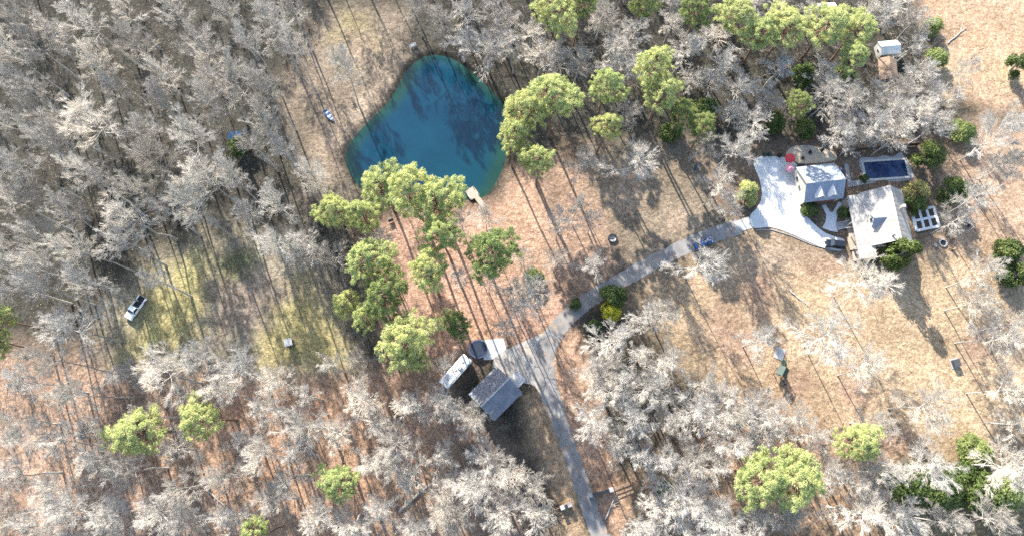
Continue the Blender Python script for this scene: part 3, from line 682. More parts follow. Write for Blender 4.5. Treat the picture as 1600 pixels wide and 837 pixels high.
log('fallen_log', 'dark crooked fallen branch on the tan lawn below driveway', (1232, 452), (1262, 478), .14)
log('fallen_log', 'bare fallen branch on tan field at top right', (1480, 69), (1509, 43), .14)
log('fallen_log', 'curved dark fallen branch near bottom left pines', (320, 762), (352, 790), .18)

def garden_frame():
    P = [g(1423, 331), g(1457, 324), g(1466, 354), g(1431, 361)]
    h = empty('raised_garden', (P[0].x, P[0].y, 0), 0, 'white framed raised garden with six dark planting beds beside the house', 'garden bed'); o = P[0]
    def at(u, v):
        a = P[0].lerp(P[1], u); b = P[3].lerp(P[2], u); return a.lerp(b, v) - o
    def bar(p, q, wd, zt):
        d = q - p; m_ = (p + q) / 2; return MB().box(m_.x, m_.y, zt / 2, d.length, wd, zt, math.atan2(d.y, d.x))
    for v, z in ((0, .5), (.5, .49), (1, .5)): bar(at(0, v), at(1, v), .6, z).build('frame_rail', 'white', h)
    for u, z in ((0, .48), (.333, .47), (.667, .47), (1, .48)): bar(at(u, 0), at(u, 1), .6, z).build('frame_stile', 'white', h)
    for i in range(3):
        for j in range(2):
            a = at((i + .05) / 3, (j + .04) / 2); b = at((i + .95) / 3, (j + .04) / 2); c = at((i + .95) / 3, (j + .96) / 2); d = at((i + .05) / 3, (j + .96) / 2)
            bd = MB().prism([tuple(x) for x in (d, c, b, a)], 0, .3).build('bed', 'soil', h)
    m = MB(); q = at(.5, 1.06); MB().box(q.x, q.y, .2, 4.6, .25, .38, math.atan2((P[2] - P[3]).y, (P[2] - P[3]).x)).build('step', 'brownwood', h)
garden_frame()

def ramp():
    A, B = g(1307, 355), g(1334, 350); d = B - A; L = d.length
    h = empty('boardwalk_ramp', (A.x, A.y, 0), math.atan2(d.y, d.x), 'narrow grey boardwalk ramp with rails leading to the house porch', 'ramp')
    n = 14; me = MB().box(0, 0, .22, L / n - .03, 1.5, .08).mesh('plank', 'concrete2')
    for i in range(n): o = link(bpy.data.objects.new('plank', me), h); o.location = (L * (i + .5) / n, 0, 0)
    for s in (-.8, .8):
        MB().box(L / 2, s, .95, L, .08, .08).build('handrail', 'white', h)
        for x in (.1, L * .5, L - .1): MB().box(x, s, .5, .1, .1, .95).build('rail_post', 'white', h)
    MB().box(L / 2, 0, .1, L - .1, 1.2, .14).build('joist', 'darkwood', h)
ramp()
def deck():
    c = g(1331, 380); h = empty('side_deck', (c.x, c.y, 0), R(8), 'tan timber side deck between black SUV and house porch', 'deck')
    n = 12; me = MB().box(0, 0, .5, 2.2, .24, .07).mesh('plank', 'wood')
    for i in range(n): o = link(bpy.data.objects.new('plank', me), h); o.location = (0, -1.6 + i * .27, 0)
    for x in (-.95, .95):
        for y in (-1.5, 1.3): MB().box(x, y, .24, .14, .14, .46).build('post', 'wood', h)
deck()
for i, (px, py, lb) in enumerate([(1337, 396, 'grey air conditioning unit below the tan side deck')]):
    c = g(px, py); h = empty('air_conditioner', (c.x, c.y, 0), R(8), lb, 'air conditioner')
    MB().box(0, 0, .5, 1.0, 1.0, .9).build('casing', 'charcoal', h, .03); MB().disc(.36, .95, .98).build('fan_guard', 'ash', h)
def chair(px, py, rz, label, mat, group='chairs around the fire pit'):
    c = g(px, py); h = empty('garden_chair', (c.x, c.y, 0), rz, label, 'chair', group)
    MB().box(0, 0, .38, .6, .65, .06).build('seat', mat, h); m = MB(); m.hexa([(-.3, .28, .4), (.3, .28, .4), (.3, .34, .4), (-.3, .34, .4)], [(-.3, .5, 1.05), (.3, .5, 1.05), (.3, .56, 1.05), (-.3, .56, 1.05)]); m.build('backrest', mat, h)
    for x in (-.27, .27):
        for y in (-.28, .28): MB().box(x, y, .18, .06, .06, .36).build('leg', mat, h)
        MB().box(x * 1.15, 0, .62, .1, .7, .05).build('armrest', mat, h)
def fire_pit():
    c = g(1473, 380); h = empty('fire_pit', (c.x, c.y, 0), 0, 'stone ringed fire pit with black centre below the raised garden', 'fire pit')
    for i in range(12):
        t = 2 * math.pi * i / 12; MB().box(math.cos(t) * .85, math.sin(t) * .85, .16, .34, .42, .34, t).build('stone', 'ash', h, .04)
    MB().disc(.66, 0, .06).build('ash_bed', 'black', h)
fire_pit()
for i, (a, b, rz, l) in enumerate([(1460,384,1.6,'pale garden chair on the left of the stone fire pit'),(1478,366,-.3,'dark garden chair on the top side of the stone fire pit'),(1486,376,-1.2,'dark garden chair on the right of the stone fire pit'),(1486,388,-2.2,'dark garden chair lower right of the stone fire pit')]):
    chair(a, b, rz, l, 'offwhite' if i == 0 else 'brownwood')
for a, b, rz, l in [(1265,240,.4,'black patio chair in the middle of the gravel patio'),(1254,248,2.2,'dark patio chair on gravel patio next to red parasol'),(1283,236,-.6,'dark patio chair at the right end of the gravel patio')]:
    chair(a, b, rz, l, 'black', 'chairs on the gravel patio')
def parasol(px, py, r, h_, mat, label):
    c = g(px, py, h_); h = empty('parasol', (c.x, c.y, 0), 0, label, 'parasol')
    MB().tube((0, 0, 0), (0, 0, h_ + .1), .03).build('pole', 'rim', h); MB().disc(.3, 0, .1, 16).build('base', 'charcoal', h)
    m = MB(); n = 8; v = [(0, 0, h_ + .15)]
    for i in range(n): t = 2 * math.pi * i / n; v.append((r * math.cos(t), r * math.sin(t), h_ - .45))
    for i in range(n): t = 2 * math.pi * i / n; v.append((r * math.cos(t), r * math.sin(t), h_ - .62))
    f = [(0, i + 1, (i + 1) % n + 1) for i in range(n)] + [(i + 1, i + 1 + n, (i + 1) % n + 1 + n, (i + 1) % n + 1) for i in range(n)]
    m.add(v, f).build('canopy', mat, h)
    for i in range(n):
        t = 2 * math.pi * i / n; MB().tube((0, 0, h_ + .05), (r * .98 * math.cos(t), r * .98 * math.sin(t), h_ - .5), .012, n=5).build('rib', 'rim', h)
parasol(1236, 246, 1.25, 2.5, 'red', 'large red parasol at the top edge of the concrete driveway')
parasol(1235, 262, 1.05, 2.1, 'pink', 'smaller pink parasol just below the red parasol')
def bin_(px, py, label, mat):
    c = g(px, py); h = empty('wheeled_bin', (c.x, c.y, 0), R(5), label, 'bin')
    MB().hexa([(-.27, -.3, .06), (.27, -.3, .06), (.27, .3, .06), (-.27, .3, .06)], [(-.36, -.4, 1.0), (.36, -.4, 1.0), (.36, .4, 1.0), (-.36, .4, 1.0)]).build('body', mat, h)
    MB().box(0, 0, 1.04, .78, .86, .08).build('lid', mat, h, .02)
    for x in (-.3, .3): MB().tube((x - .05, .34, .14), (x + .05, .34, .14), .13, n=10).build('wheel', 'tyre', h)
bin_(1193, 243, 'dark green wheeled bin at top left of the concrete driveway', 'greenpaint')
bin_(1201, 243, 'dark green wheeled bin second from left above the driveway', 'greenpaint')
bin_(1217, 245, 'black wheeled bin nearest the red parasol', 'black')
def trampoline(px, py, r, label, mat, pad, net=True, legs=6, hgt=.85):
    c = g(px, py, hgt); h = empty('trampoline', (c.x, c.y, 0), .3, label, 'trampoline')
    MB().disc(r - .28, hgt - .02, hgt + .01, 32).build('mat', mat, h); MB().ring(r - .3, r, hgt - .03, hgt + .07, 32).build('pad_ring', pad, h)
    for i in range(legs):
        t = 2 * math.pi * i / legs; x, y = math.cos(t) * (r - .08), math.sin(t) * (r - .08)
        MB().tube((x, y, 0), (x, y, hgt - .04), .035).build('leg', 'charcoal', h)
        if net: MB().tube((x * 1.02, y * 1.02, hgt + .07), (x * 1.05, y * 1.05, hgt + 1.9), .03).build('net_pole', 'charcoal', h)
    if net: MB().ring(r * 1.03 - .02, r * 1.03 + .02, hgt + 1.86, hgt + 1.9, 32).build('net_hoop', 'charcoal', h)
trampoline(747, 545, 2.1, 'large round dark trampoline on pale pad above the camper trailer', 'navy', 'bluepad')
trampoline(1252, 264, 1.25, 'small dark green trampoline left of the garage roof', 'greenpaint', 'black', False, 5, .4)
def fire_ring():
    c = g(957, 373); h = empty('fire_ring', (c.x, c.y, 0), 0, 'black steel fire ring with pale ash on leaf litter above the road', 'fire ring')
    MB().ring(.85, 1.12, 0, .42, 28).build('ring', 'black', h); MB().disc(.84, 0, .1, 24).build('ash_bed', 'ash', h)
    MB().tube((-.5, -.1, .14), (.45, .25, .2), .08).build('charred_log', 'black', h); MB().tube((-.2, .4, .14), (.2, -.5, .24), .07).build('charred_log', 'black', h)
fire_ring()

# ------------------------------------------------------------------ vehicles
def wheels(h, L, W, r, xs):
    for x in xs:
        for s in (-1, 1):
            t = MB().tube((x, s * (W / 2 - .22), r), (x, s * (W / 2 + .01), r), r, n=18).build('wheel', 'tyre', h)
            MB().tube((x, s * (W / 2 - .02), r), (x, s * (W / 2 + .03), r), r * .6, n=14).build('rim', 'rim', t)
def car(name, label, cat, px, py, head, L, W, H, paint, style):
    c = g(px, py, H * .5); h = empty(name, (c.x, c.y, 0), R(head), label, cat); b = L / 2; w = W / 2; belt = H * .60
    def lp(x0, x1, y, z0, z1): return [(x0, -y, z0), (x1, -y, z0), (x1, y, z0), (x0, y, z0)], [(x0, -y, z1), (x1, -y, z1), (x1, y, z1), (x0, y, z1)]
    m = MB()
    if style == 'pickup':
        m.hexa(*lp(-b, b, w, .38, .62)); 
        m.hexa([(.35, -w, .62), (b, -w, .62), (b, w, .62), (.35, w, .62)], [(.35, -w, belt + .08), (b - .12, -w + .1, belt - .06), (b - .12, w - .1, belt - .06), (.35, w, belt + .08)])
        m.build('body', paint, h, .05)
        for s in (-1, 1): MB().box(-b / 2 + .12, s * (w - .07), .88, b + .2, .14, .5).build('bed_side', paint, h, .03)
        MB().box(-b + .07, 0, .88, .14, W - .3, .5).build('tailgate', 'charcoal', h, .02)
        MB().box(-b / 2 + .13, 0, .68, b - .2, W - .3, .1).build('bed_liner', 'black', h)
        x0, x1, xt0, xt1 = -.25, 1.55, -.1, .95
        MB().hexa([(x0, -w, .62), (.36, -w, .62), (.36, w, .62), (x0, w, .62)], [(x0, -w, belt + .1), (.36, -w, belt + .1), (.36, w, belt + .1), (x0, w, belt + .1)]).build('cab_side', paint, h, .03)
        z0 = belt + .08
    else:
        bk = .1 if style == 'suv' else .35
        m.hexa([(-b, -w + .06, .28), (b, -w + .1, .28), (b, w - .1, .28), (-b, w - .06, .28)], [(-b + .03, -w, .62), (b - .02, -w, .62), (b - .02, w, .62), (-b + .03, w, .62)])
        m.hexa([(-b + .03, -w, .62), (b - .02, -w, .62), (b - .02, w, .62), (-b + .03, w, .62)], [(-b + .08, -w + .06, belt), (b - .35, -w + .12, belt - .1), (b - .35, w - .12, belt - .1), (-b + .08, w - .06, belt)])
        m.build('body', paint, h, .05)
        if style == 'suv': x0, x1, xt0, xt1 = -b + .1, 1.15, -b + .4, .45
        else: x0, x1, xt0, xt1 = -b + .55, 1.05, -b + 1.15, .35
        z0 = belt - .02
    yb, yt = w - .07, w - .26; zt = H
    lo = [(x0, -yb, z0), (x1, -yb, z0), (x1, yb, z0), (x0, yb, z0)]; hi = [(xt0, -yt, zt), (xt1, -yt, zt), (xt1, yt, zt), (xt0, yt, zt)]
    cb = MB().hexa(lo, hi).build('cabin', paint, h, .04)
    def pane(nm, a, b_, c_, d_, off):
        A, B, C_, D = map(Vector, (a, b_, c_, d_)); ctr = (A + B + C_ + D) / 4; n = (B - A).cross(D - A).normalized()
        q = [ctr + (p - ctr) * .86 + n * .012 for p in (A, B, C_, D)]; q2 = [p - n * .06 for p in q]
        MB().add(q2 + q, [(3, 2, 1, 0), (4, 5, 6, 7), (0, 1, 5, 4), (1, 2, 6, 5), (2, 3, 7, 6), (3, 0, 4, 7)]).build(nm, 'glass', h)
    pane('windshield', lo[1], lo[2], hi[2], hi[1], .02); pane('rear_window', lo[3], lo[0], hi[0], hi[3], .02)
    pane('side_window', lo[0], lo[1], hi[1], hi[0], .02); pane('side_window', lo[2], lo[3], hi[3], hi[2], .02)
    for s in (-1, 1):
        MB().box(b - .06, s * (w - .35), .68, .16, .4, .16).build('headlight', 'lamp', h); MB().box(-b + .05, s * (w - .2), .72, .14, .24, .22).build('tail_light', 'redlamp', h)
        MB().box(x1 - .35, s * (w + .08), belt + .08, .12, .2, .14).build('wing_mirror', 'black', h)
    wheels(h, L, W, .37, (b - .95, -b + .95))
car('pickup_truck', 'white pickup truck with black bed parked in the left clearing', 'pickup', 211, 480, -119.5, 5.9, 2.0, 1.85, 'paintwhite', 'pickup')
car('parked_car', 'dark blue car on the narrow road below the grey lawn', 'car', 1099, 380, 25.8, 4.5, 1.85, 1.55, 'paintblue', 'sedan')
car('parked_suv', 'black SUV at the lower end of the concrete driveway', 'SUV', 1305, 381, 172, 4.5, 1.9, 1.75, 'paintblack', 'suv')
def camper():
    zt = 3.0; c = g(711.5, 579, zt); h = empty('camper_trailer', (c.x, c.y, 0), R(49), 'long white camper trailer parked below the round trampoline', 'trailer')
    L, W = 8.1, 2.45
    MB().box(0, 0, 1.75, L, W, 2.5).build('body', 'paintwhite', h, .12)
    MB().box(0, 0, 3.02, L - .5, W - .35, .06).build('roof', 'white', h, .02)
    for x in (-2.4, .2, 2.5): v = MB().box(x, .1, 3.12, .5, .5, .16).build('roof_vent', 'ash', h, .03)
    MB().box(1.2, -.3, 3.2, .9, .7, .28).build('air_unit', 'offwhite', h, .05)
    for x in (-2.6, 0, 2.6):
        for s in (-1, 1): o = MB().box(x, s * (W / 2 + .01), 2.0, 1.1, .06, .7).build('window', 'glass', h)
    MB().box(1.3, -(W / 2 + .02), 1.45, .75, .06, 1.8).build('door', 'offwhite', h)
    MB().tube((-2.5, -(W / 2 + .1), 2.85), (2.6, -(W / 2 + .1), 2.85), .09).build('awning_roll', 'offwhite', h)
    for x in (-.55, .45):
        for s in (-1, 1): t = MB().tube((x, s * .95, .36), (x, s * 1.2, .36), .36, n=16).build('wheel', 'tyre', h); MB().tube((x, s * 1.18, .36), (x, s * 1.22, .36), .2, n=12).build('rim', 'rim', t)
    m = MB(); m.tube((L / 2 - .1, .6, .55), (L / 2 + 1.2, 0, .5), .05).tube((L / 2 - .1, -.6, .55), (L / 2 + 1.2, 0, .5), .05); m.build('drawbar', 'black', h)
    MB().box(0, 0, .5, L - .2, W - .5, .12).build('chassis', 'black', h)
camper()

# ------------------------------------------------------------------ things by the pond and on the lawns
def dock():
    c = g(739, 304); h = empty('dock', (c.x, c.y, 0), R(35), 'small grey wooden dock at the lower shore of the pond', 'dock')
    n = 9; me = MB().box(0, 0, .32, 2.5, .26, .06).mesh('plank', 'wood')
    for i in range(n): o = link(bpy.data.objects.new('plank', me), h); o.location = (0, -.9 + i * .3, 0)
    me2 = MB().box(0, 0, .30, 1.3, .26, .06).mesh('plank', 'wood')
    for i in range(10): o = link(bpy.data.objects.new('plank', me2), h); o.location = (.35, -1.2 - i * .3, 0)
    for x in (-1.1, 1.1):
        for y in (-.8, 1.4): MB().tube((x, y, -2.2), (x, y, .75), .09, n=8).build('post', 'darkwood', h)
    for x in (-.9, .9): MB().box(x, .3, .22, .1, 2.6, .14).build('joist', 'darkwood', h)
    for x in (-.2, .9): MB().box(x, -2.55, .2, .1, 3.0, .13).build('joist', 'darkwood', h)
dock()
def boat(px, py, rz, label, mat, up=True):
    c = g(px, py); h = empty('rowing_boat', (c.x, c.y, 0), rz, label, 'boat'); st = 9; ring = []; V = []; F = []
    for i in range(st):
        t = i / (st - 1); x = -1.9 + 3.8 * t; wd = .68 * math.sin(math.pi * min(1, .32 + .68 * t) ) ** .6 if t < 1 else .02; wd = max(wd, .03)
        V += [(x, -wd, .52), (x, -wd * .7, .16), (x, 0, .06), (x, wd * .7, .16), (x, wd, .52)]
        if i: b = (i - 1) * 5; F += [(b + k, b + k + 1, b + k + 6, b + k + 5) for k in range(4)]
    F.append((0, 1, 2, 3, 4)); m = MB().add(V, F); o = m.build('hull', mat, h); o.modifiers.new('s', 'SOLIDIFY').thickness = .05
    for x in (-1.1, .1, 1.0): MB().box(x, 0, .40, .28, 1.05 if x < .8 else .75, .05).build('seat', 'offwhite', h)
boat(515, 182, R(-50), 'blue grey rowing boat lying on the leafy left pond bank', 'boat')
def bench(px, py, rz, label, mat, name='garden_bench', cat='bench', wd=1.7):
    c = g(px, py); h = empty(name, (c.x, c.y, 0), rz, label, cat)
    for i in range(3): MB().box(0, -.2 + i * .18, .46, wd, .15, .05).build('seat_slat', mat, h)
    for i in range(2): MB().box(0, .28 + i * .03, .66 + i * .2, wd, .05, .14).build('back_slat', mat, h)
    for x in (-wd / 2 + .15, wd / 2 - .15):
        MB().box(x, -.18, .22, .08, .08, .44).build('leg', mat, h); MB().box(x, .26, .45, .08, .08, .9).build('leg', mat, h)
bench(1087, 262, R(65), 'dark blue bench in the shade left of the driveway', 'bluepad')
bench(646, 73, R(25), 'small white bench above the top tip of the pond', 'white')
bench(553, 160, R(120), 'dark bench among leaf litter on the upper left pond bank', 'darkwood')
def hunting_box():
    c = g(452.5, 536, 1.2); h = empty('hunting_box', (c.x, c.y, 0), R(15), 'small white topped hunting box standing in the green clearing', 'hunting box')
    MB().box(0, 0, 1.3, 1.5, 1.5, 1.7).build('cabin', 'charcoal', h, .02); MB().box(0, .15, 2.22, 1.75, 1.75, .1).build('roof', 'offwhite', h)
    for x in (-.65, .65):
        for y in (-.65, .65): MB().box(x, y, .22, .12, .12, .44).build('leg', 'brownwood', h)
    for s in (-1, 1): MB().box(s * .76, 0, 1.5, .04, .9, .35).build('window', 'glass', h)
    MB().box(0, -.76, 1.5, .9, .04, .35).build('window', 'glass', h)
hunting_box()
def play_tower():
    c = g(1216, 582); h = empty('play_tower', (c.x, c.y, 0), R(-30), 'dark green play tower with slide on the tan lawn', 'play set')
    for x in (-.8, .8):
        for y in (-.8, .8): MB().box(x, y, 1.4, .12, .12, 2.8).build('post', 'darkwood', h)
    MB().box(0, 0, 1.3, 1.75, 1.75, .1).build('platform', 'brownwood', h)
    for s in (-1, 1):
        m = MB(); cc = [(s * 1.15, -1.1, 2.65), (0, -1.1, 3.5), (0, 1.1, 3.5), (s * 1.15, 1.1, 2.65)]; m.hexa([(a, b, z - .06) for a, b, z in cc], cc); m.build('roof', 'greenpaint', h)
        for k in range(4): MB().box(s * .8, -.5 + k * .33, 1.7, .05, .22, .7).build('railing_board', 'darkwood', h)
    m = MB(); cc = [(-.3, .85, 1.35), (.3, .85, 1.35), (.3, 3.3, .15), (-.3, 3.3, .15)]; m.hexa([(a, b, z - .05) for a, b, z in cc], cc); sl = m.build('slide', 'greenpaint', h)
    for s in (-1, 1):
        m = MB(); cc = [(s * .3 - .03, .85, 1.5), (s * .3 + .03, .85, 1.5), (s * .3 + .03, 3.3, .3), (s * .3 - .03, 3.3, .3)]; m.hexa([(a, b, z - .2) for a, b, z in cc], cc); m.build('slide_side', 'greenpaint', sl)
    MB().tube((.8, -.8, 2.3), (3.0, -2.2, 2.3), .07).build('swing_beam', 'darkwood', h)
    for k in (-.5, .5): MB().tube((3.0, -2.2, 2.3), (3.2 + k, -2.2 + k * 1.2, 0), .06).build('swing_leg', 'darkwood', h)
    for x, y in ((1.6, -1.3), (2.3, -1.75)):
        sw = MB().box(x, y, .5, .5, .25, .05).build('swing_seat', 'black', h)
        for k in (-.2, .2): MB().tube((x + k, y, .5), (x + k, y, 2.3), .015, n=4).build('chain', 'charcoal', sw)
play_tower()
c = g(1218, 552); o = MB().box(0, 0, .04, 2.2, 2.7, .12).build('concrete_slab', 'concrete2', None, .02); o.location = (c.x, c.y, 0); o.rotation_euler = (0, 0, R(-22))
tag(o, 'pale weathered concrete slab on lawn above the play tower', 'slab')
def utility_box():
    c = g(1491, 567); h = empty('utility_box', (c.x, c.y, 0), R(12), 'dark square utility box on the lawn at the long shadow tip', 'utility box')
    MB().box(0, 0, .06, 1.9, 2.2, .14).build('plinth', 'concrete2', h, .02); MB().box(0, .0, .6, 1.4, 1.5, .95).build('cabinet', 'charcoal', h, .03); MB().box(0, 0, 1.12, 1.5, 1.6, .08).build('lid', 'charcoal', h, .02)
utility_box()
def woodpile():
    c = g(611, 345); h = empty('barrel_smoker', (c.x, c.y, 0), .4, 'black barrel smoker between pines below the pond', 'smoker')
    MB().tube((-.6, 0, .75), (.6, 0, .75), .42, n=18).build('drum', 'black', h)
    for x in (-.45, .45):
        for y in (-.3, .3): MB().box(x, y, .2, .06, .06, .42).build('leg', 'charcoal', h)
    MB().tube((.45, 0, 1.1), (.45, 0, 1.9), .07).build('chimney', 'black', h)
woodpile()
c = g(367, 213); o = poly_sheet('blue_tarp', [(c.x + x, c.y + y) for x, y in ((-1.7, -1.0), (0, -1.3), (1.6, -.8), (1.8, .9), (.3, 1.2), (-1.5, .9))], .05, .45, 'tarpdark', None)
tag(o, 'blue tarpaulin covered heap among bare trees in the upper left wood', 'tarp')
def lawn_swing():
    P = g(1508, 352); h = empty('garden_swing', (P.x, P.y, 0), R(-60), 'white framed garden swing under bare tree right of fire pit', 'swing')
    for x in (-1.3, 1.3):
        for s in (-1, 1): MB().tube((x, s * .8, 0), (x, 0, 2.0), .06).build('frame_leg', 'offwhite', h)
    MB().tube((-1.4, 0, 2.0), (1.4, 0, 2.0), .06).build('top_bar', 'offwhite', h)
    MB().box(0, 0, .5, 1.6, .5, .06).build('seat', 'charcoal', h); MB().box(0, .26, .8, 1.6, .05, .5).build('backrest', 'charcoal', h)
    for x in (-.75, .75): MB().tube((x, 0, .5), (x, 0, 2.0), .02, n=5).build('chain', 'charcoal', h)
lawn_swing()
#TREES
# ------------------------------------------------------------------ vegetation: prototypes
def build_protos():
    P = {'bare': [], 'slim': [], 'wispy': [], 'pine': [], 'pinedark': [], 'ever': [], 'sapling': []}
    for k in range(9):
        t, c = bare_tree(100 + k, 23, 4.6, 13 + (k * 5) % 6, 9, 6 + k % 2, 8 - (k % 3 == 1), tw=0.0078, low=0.54 + 0.02 * (k % 5)); P['bare'].append((np_mesh('trunk', *t, 'bark', True), np_mesh('crown', *c, 'twig'), 4.6, 23))
    for k in range(4):
        t, c = bare_tree(200 + k, 21, 3.2, 12, 9, 6, 6, tw=0.0085); P['slim'].append((np_mesh('trunk', *t, 'bark', True), np_mesh('crown', *c, 'twig'), 3.2, 21))
    for k in range(5):
        t, c = bare_tree(250 + k, 16, 4.4, 12 + k % 3, 9, 6, 7, tw=0.0075, low=0.5); P['wispy'].append((np_mesh('trunk', *t, 'bark', True), np_mesh('crown', *c, 'twig'), 4.4, 16))
    for k in range(5):
        t, b, l = pine_tree(300 + k); P['pine'].append((np_mesh('trunk', *t, 'pinebark', True), np_mesh('limbs', *b, 'pinebark'), np_mesh('crown', *l, 'pine'), 4.2, 24))
        P['pinedark'].append((P['pine'][-1][0], P['pine'][-1][1], np_mesh('crown', *l, 'pinedark'), 4.2, 24))
    for k in range(3):
        t, b, l = evergreen(400 + k); P['ever'].append((t, b, l))
    return P
PROTO = build_protos()
def project(x, y, z):
    v = Vector((x, y, z - HC)); xc = v.x; yc = v.y * CT + v.z * ST; zc = -(v.y * ST - v.z * CT)
    return 800 + FPX * xc / -zc, 418.5 - FPX * yc / -zc
PLACED = []          # (px, py) of crowns, with root object, kind, radius
rnd = random.Random(11)
def put_tree(px, py, rpx, kind, h, name, cat, k=None):
    protos = PROTO[kind]; pr = protos[rnd.randrange(len(protos)) if k is None else k % len(protos)]
    CR, H0 = pr[-2], pr[-1]; zc = h * 0.74; c = g(px, py, zc)
    depth = (HC - zc) * (1 / CT if True else 1); r = rpx * 0.142 * (HC - zc) / HC * 1.06; s = min(max(r / CR, .45), 1.7)
    root = empty(name, (c.x, c.y, 0), rnd.uniform(0, 6.28)); root['category'] = cat; root.rotation_euler[0] = R(rnd.uniform(-2.5, 2.5)); root.rotation_euler[1] = R(rnd.uniform(-2.5, 2.5))
    parts = ('trunk', 'crown') if len(pr) == 4 else ('trunk', 'limbs', 'crown')
    for nm, me in zip(parts, pr):
        o = link(bpy.data.objects.new(nm, me), root); o.scale = (s, s, h / H0) if nm != 'trunk' else (min(s, (.62 if kind == 'wispy' else 1.05)),) * 2 + (h / H0,)
    PLACED.append((px, py, root, kind, rpx)); return root

# pines: crown centre in photo pixels, crown radius in pixels, height, dull or bright
PINES = [(868,22,38,24,0),(905,12,26,23,1),(1000,8,26,22,1),(1090,22,30,22,1),(1148,28,38,19,0),(1190,52,34,18,0),(1228,45,40,19,0),(1290,42,44,19,0),(1336,50,34,18,0),(1335,92,26,17,0),
 (945,143,30,24,0),(1024,108,34,25,0),(1030,148,32,23,0),(945,196,24,21,0),(866,158,42,25,0),(818,182,34,24,0),(800,216,28,22,0),(842,248,28,22,0),
 (598,292,36,21,0),(645,300,38,33,0),(693,318,40,31,0),(532,330,30,27,0),(568,345,28,26,0),(690,362,32,30,0),(765,396,42,29,1),(582,415,36,27,0),(670,428,32,29,0),
 (541,476,22,18,0),(608,470,36,27,1),(578,498,22,22,0),(628,532,42,27,0),(652,565,24,20,0),(710,508,24,13,1),(1335,694,32,20,0),(1190,738,42,22,0),(1240,748,42,22,0),
 (212,672,40,21,0),(320,652,32,22,0),(530,752,30,20,0),(404,836,22,20,0),(2,500,26,23,0),(-2,540,24,23,0),(1098,205,26,17,1),(1062,180,24,17,1),(1245,165,22,16,1)]
for px, py, r, h, dull in PINES:
    put_tree(px, py, r, 'pinedark' if dull else 'pine', h, 'pine_tree', 'pine tree')
# broadleaved evergreens and shrubs: centre, radius px, height m, leaf material
EVER = [(1412,394,27,12,'ever','evergreen_tree'),(1455,240,30,6,'ever','evergreen_tree'),(1490,296,28,6.5,'ever','evergreen_tree'),(1436,300,24,4.5,'strawleaf','evergreen_shrub'),(1432,318,20,4.0,'ever','evergreen_shrub'),
 (1577,392,26,7,'ever','evergreen_tree'),(1590,428,26,7,'ever','evergreen_tree'),(1594,98,24,7,'ever','evergreen_tree'),(958,462,25,5,'ever','evergreen_shrub'),(955,484,20,3.4,'yellowleaf','evergreen_shrub'),
 (1168,296,20,6,'pine','evergreen_shrub'),(1172,310,14,4,'pine','evergreen_shrub'),(1526,706,30,4.0,'pinedark','evergreen_shrub'),(1420,752,38,6,'ever','evergreen_tree'),(1470,762,40,6,'ever','evergreen_tree'),(1525,764,42,6,'ever','evergreen_tree'),(1572,762,38,6,'pinedark','evergreen_tree'),
 (1266,326,18,2.4,'ever','evergreen_shrub'),(1320,332,12,2.2,'ever','evergreen_shrub'),(1350,278,9,1.4,'ever','evergreen_shrub'),(1100,172,28,7,'ever','evergreen_tree'),(1050,205,22,5,'ever','evergreen_shrub'),(1258,200,22,5,'ever','evergreen_shrub'),
 (1210,190,22,6,'ever','evergreen_tree'),(1318,118,24,6,'ever','evergreen_tree'),(1255,118,24,9,'ever','evergreen_tree'),(372,228,22,4,'ever','evergreen_shrub'),(1040,765,16,3,'ever','evergreen_shrub'),(900,474,12,2,'ever','evergreen_shrub'),(928,510,14,2.4,'ever','evergreen_shrub'),  # last two, left of the yellow shrub, are added in place of shady spots
 (1505,205,26,4,'pinedark','evergreen_shrub'),(1465,90,24,4,'pinedark','evergreen_shrub'),(1460,40,20,4,'pinedark','evergreen_shrub'),(1330,332,10,1.6,'ever','evergreen_shrub'),(835,432,20,3,'ever','evergreen_shrub')]
_em = {}
for i, (px, py, r, h, mt, nm) in enumerate(EVER):
    k = i % 3; t, b, l = PROTO['ever'][k]
    if (k, mt) not in _em: _em[(k, mt)] = (np_mesh('trunk', *t, 'bark'), np_mesh('branches', *b, 'bark'), np_mesh('crown', *l, mt))
    c = g(px, py, h * .55); s = r * .142 / 2.55
    root = empty(nm, (c.x, c.y, 0), rnd.uniform(0, 6.28)); root['category'] = 'evergreen' if nm.endswith('tree') else 'shrub'
    for pn, me in zip(('trunk', 'branches', 'crown'), _em[(k, mt)]):
        o = link(bpy.data.objects.new(pn, me), root); o.scale = (s, s, h / 6)
    PLACED.append((px, py, root, mt, r))
# bare trees seen one by one: crown centre and radius in pixels
BARE_UL = [(145,30,40),(215,68,34),(160,95,30),(110,68,26),(40,25,30),(15,78,32),(25,128,32),(70,150,32),(12,188,28),(255,120,34),(150,190,54),(310,70,40),(370,130,48),(320,168,30),(300,212,40),(245,258,36),(330,280,46),(415,190,34),(400,226,24),(428,50,34),(458,80,28),(390,62,32),(80,230,34),(130,268,34),(30,255,32),(18,315,36),(62,302,28),(100,335,30),(205,332,40),(190,378,38),(300,326,38),(365,280,28),(60,362,32),(20,402,32),(75,412,30),(122,382,30),(440,322,32),(440,378,34),(492,385,34),(495,290,28),(535,105,34),(350,18,28),(272,15,32),(200,18,26),(62,70,26),(182,142,26),(104,196,28),(15,442,36),(62,446,32),(142,442,32),(108,512,46),(80,565,32),(50,602,32),(122,610,30),(245,440,22),(420,140,30),(225,300,28),(260,330,26),(165,300,26),(390,330,26),(460,20,26),(330,120,28)]
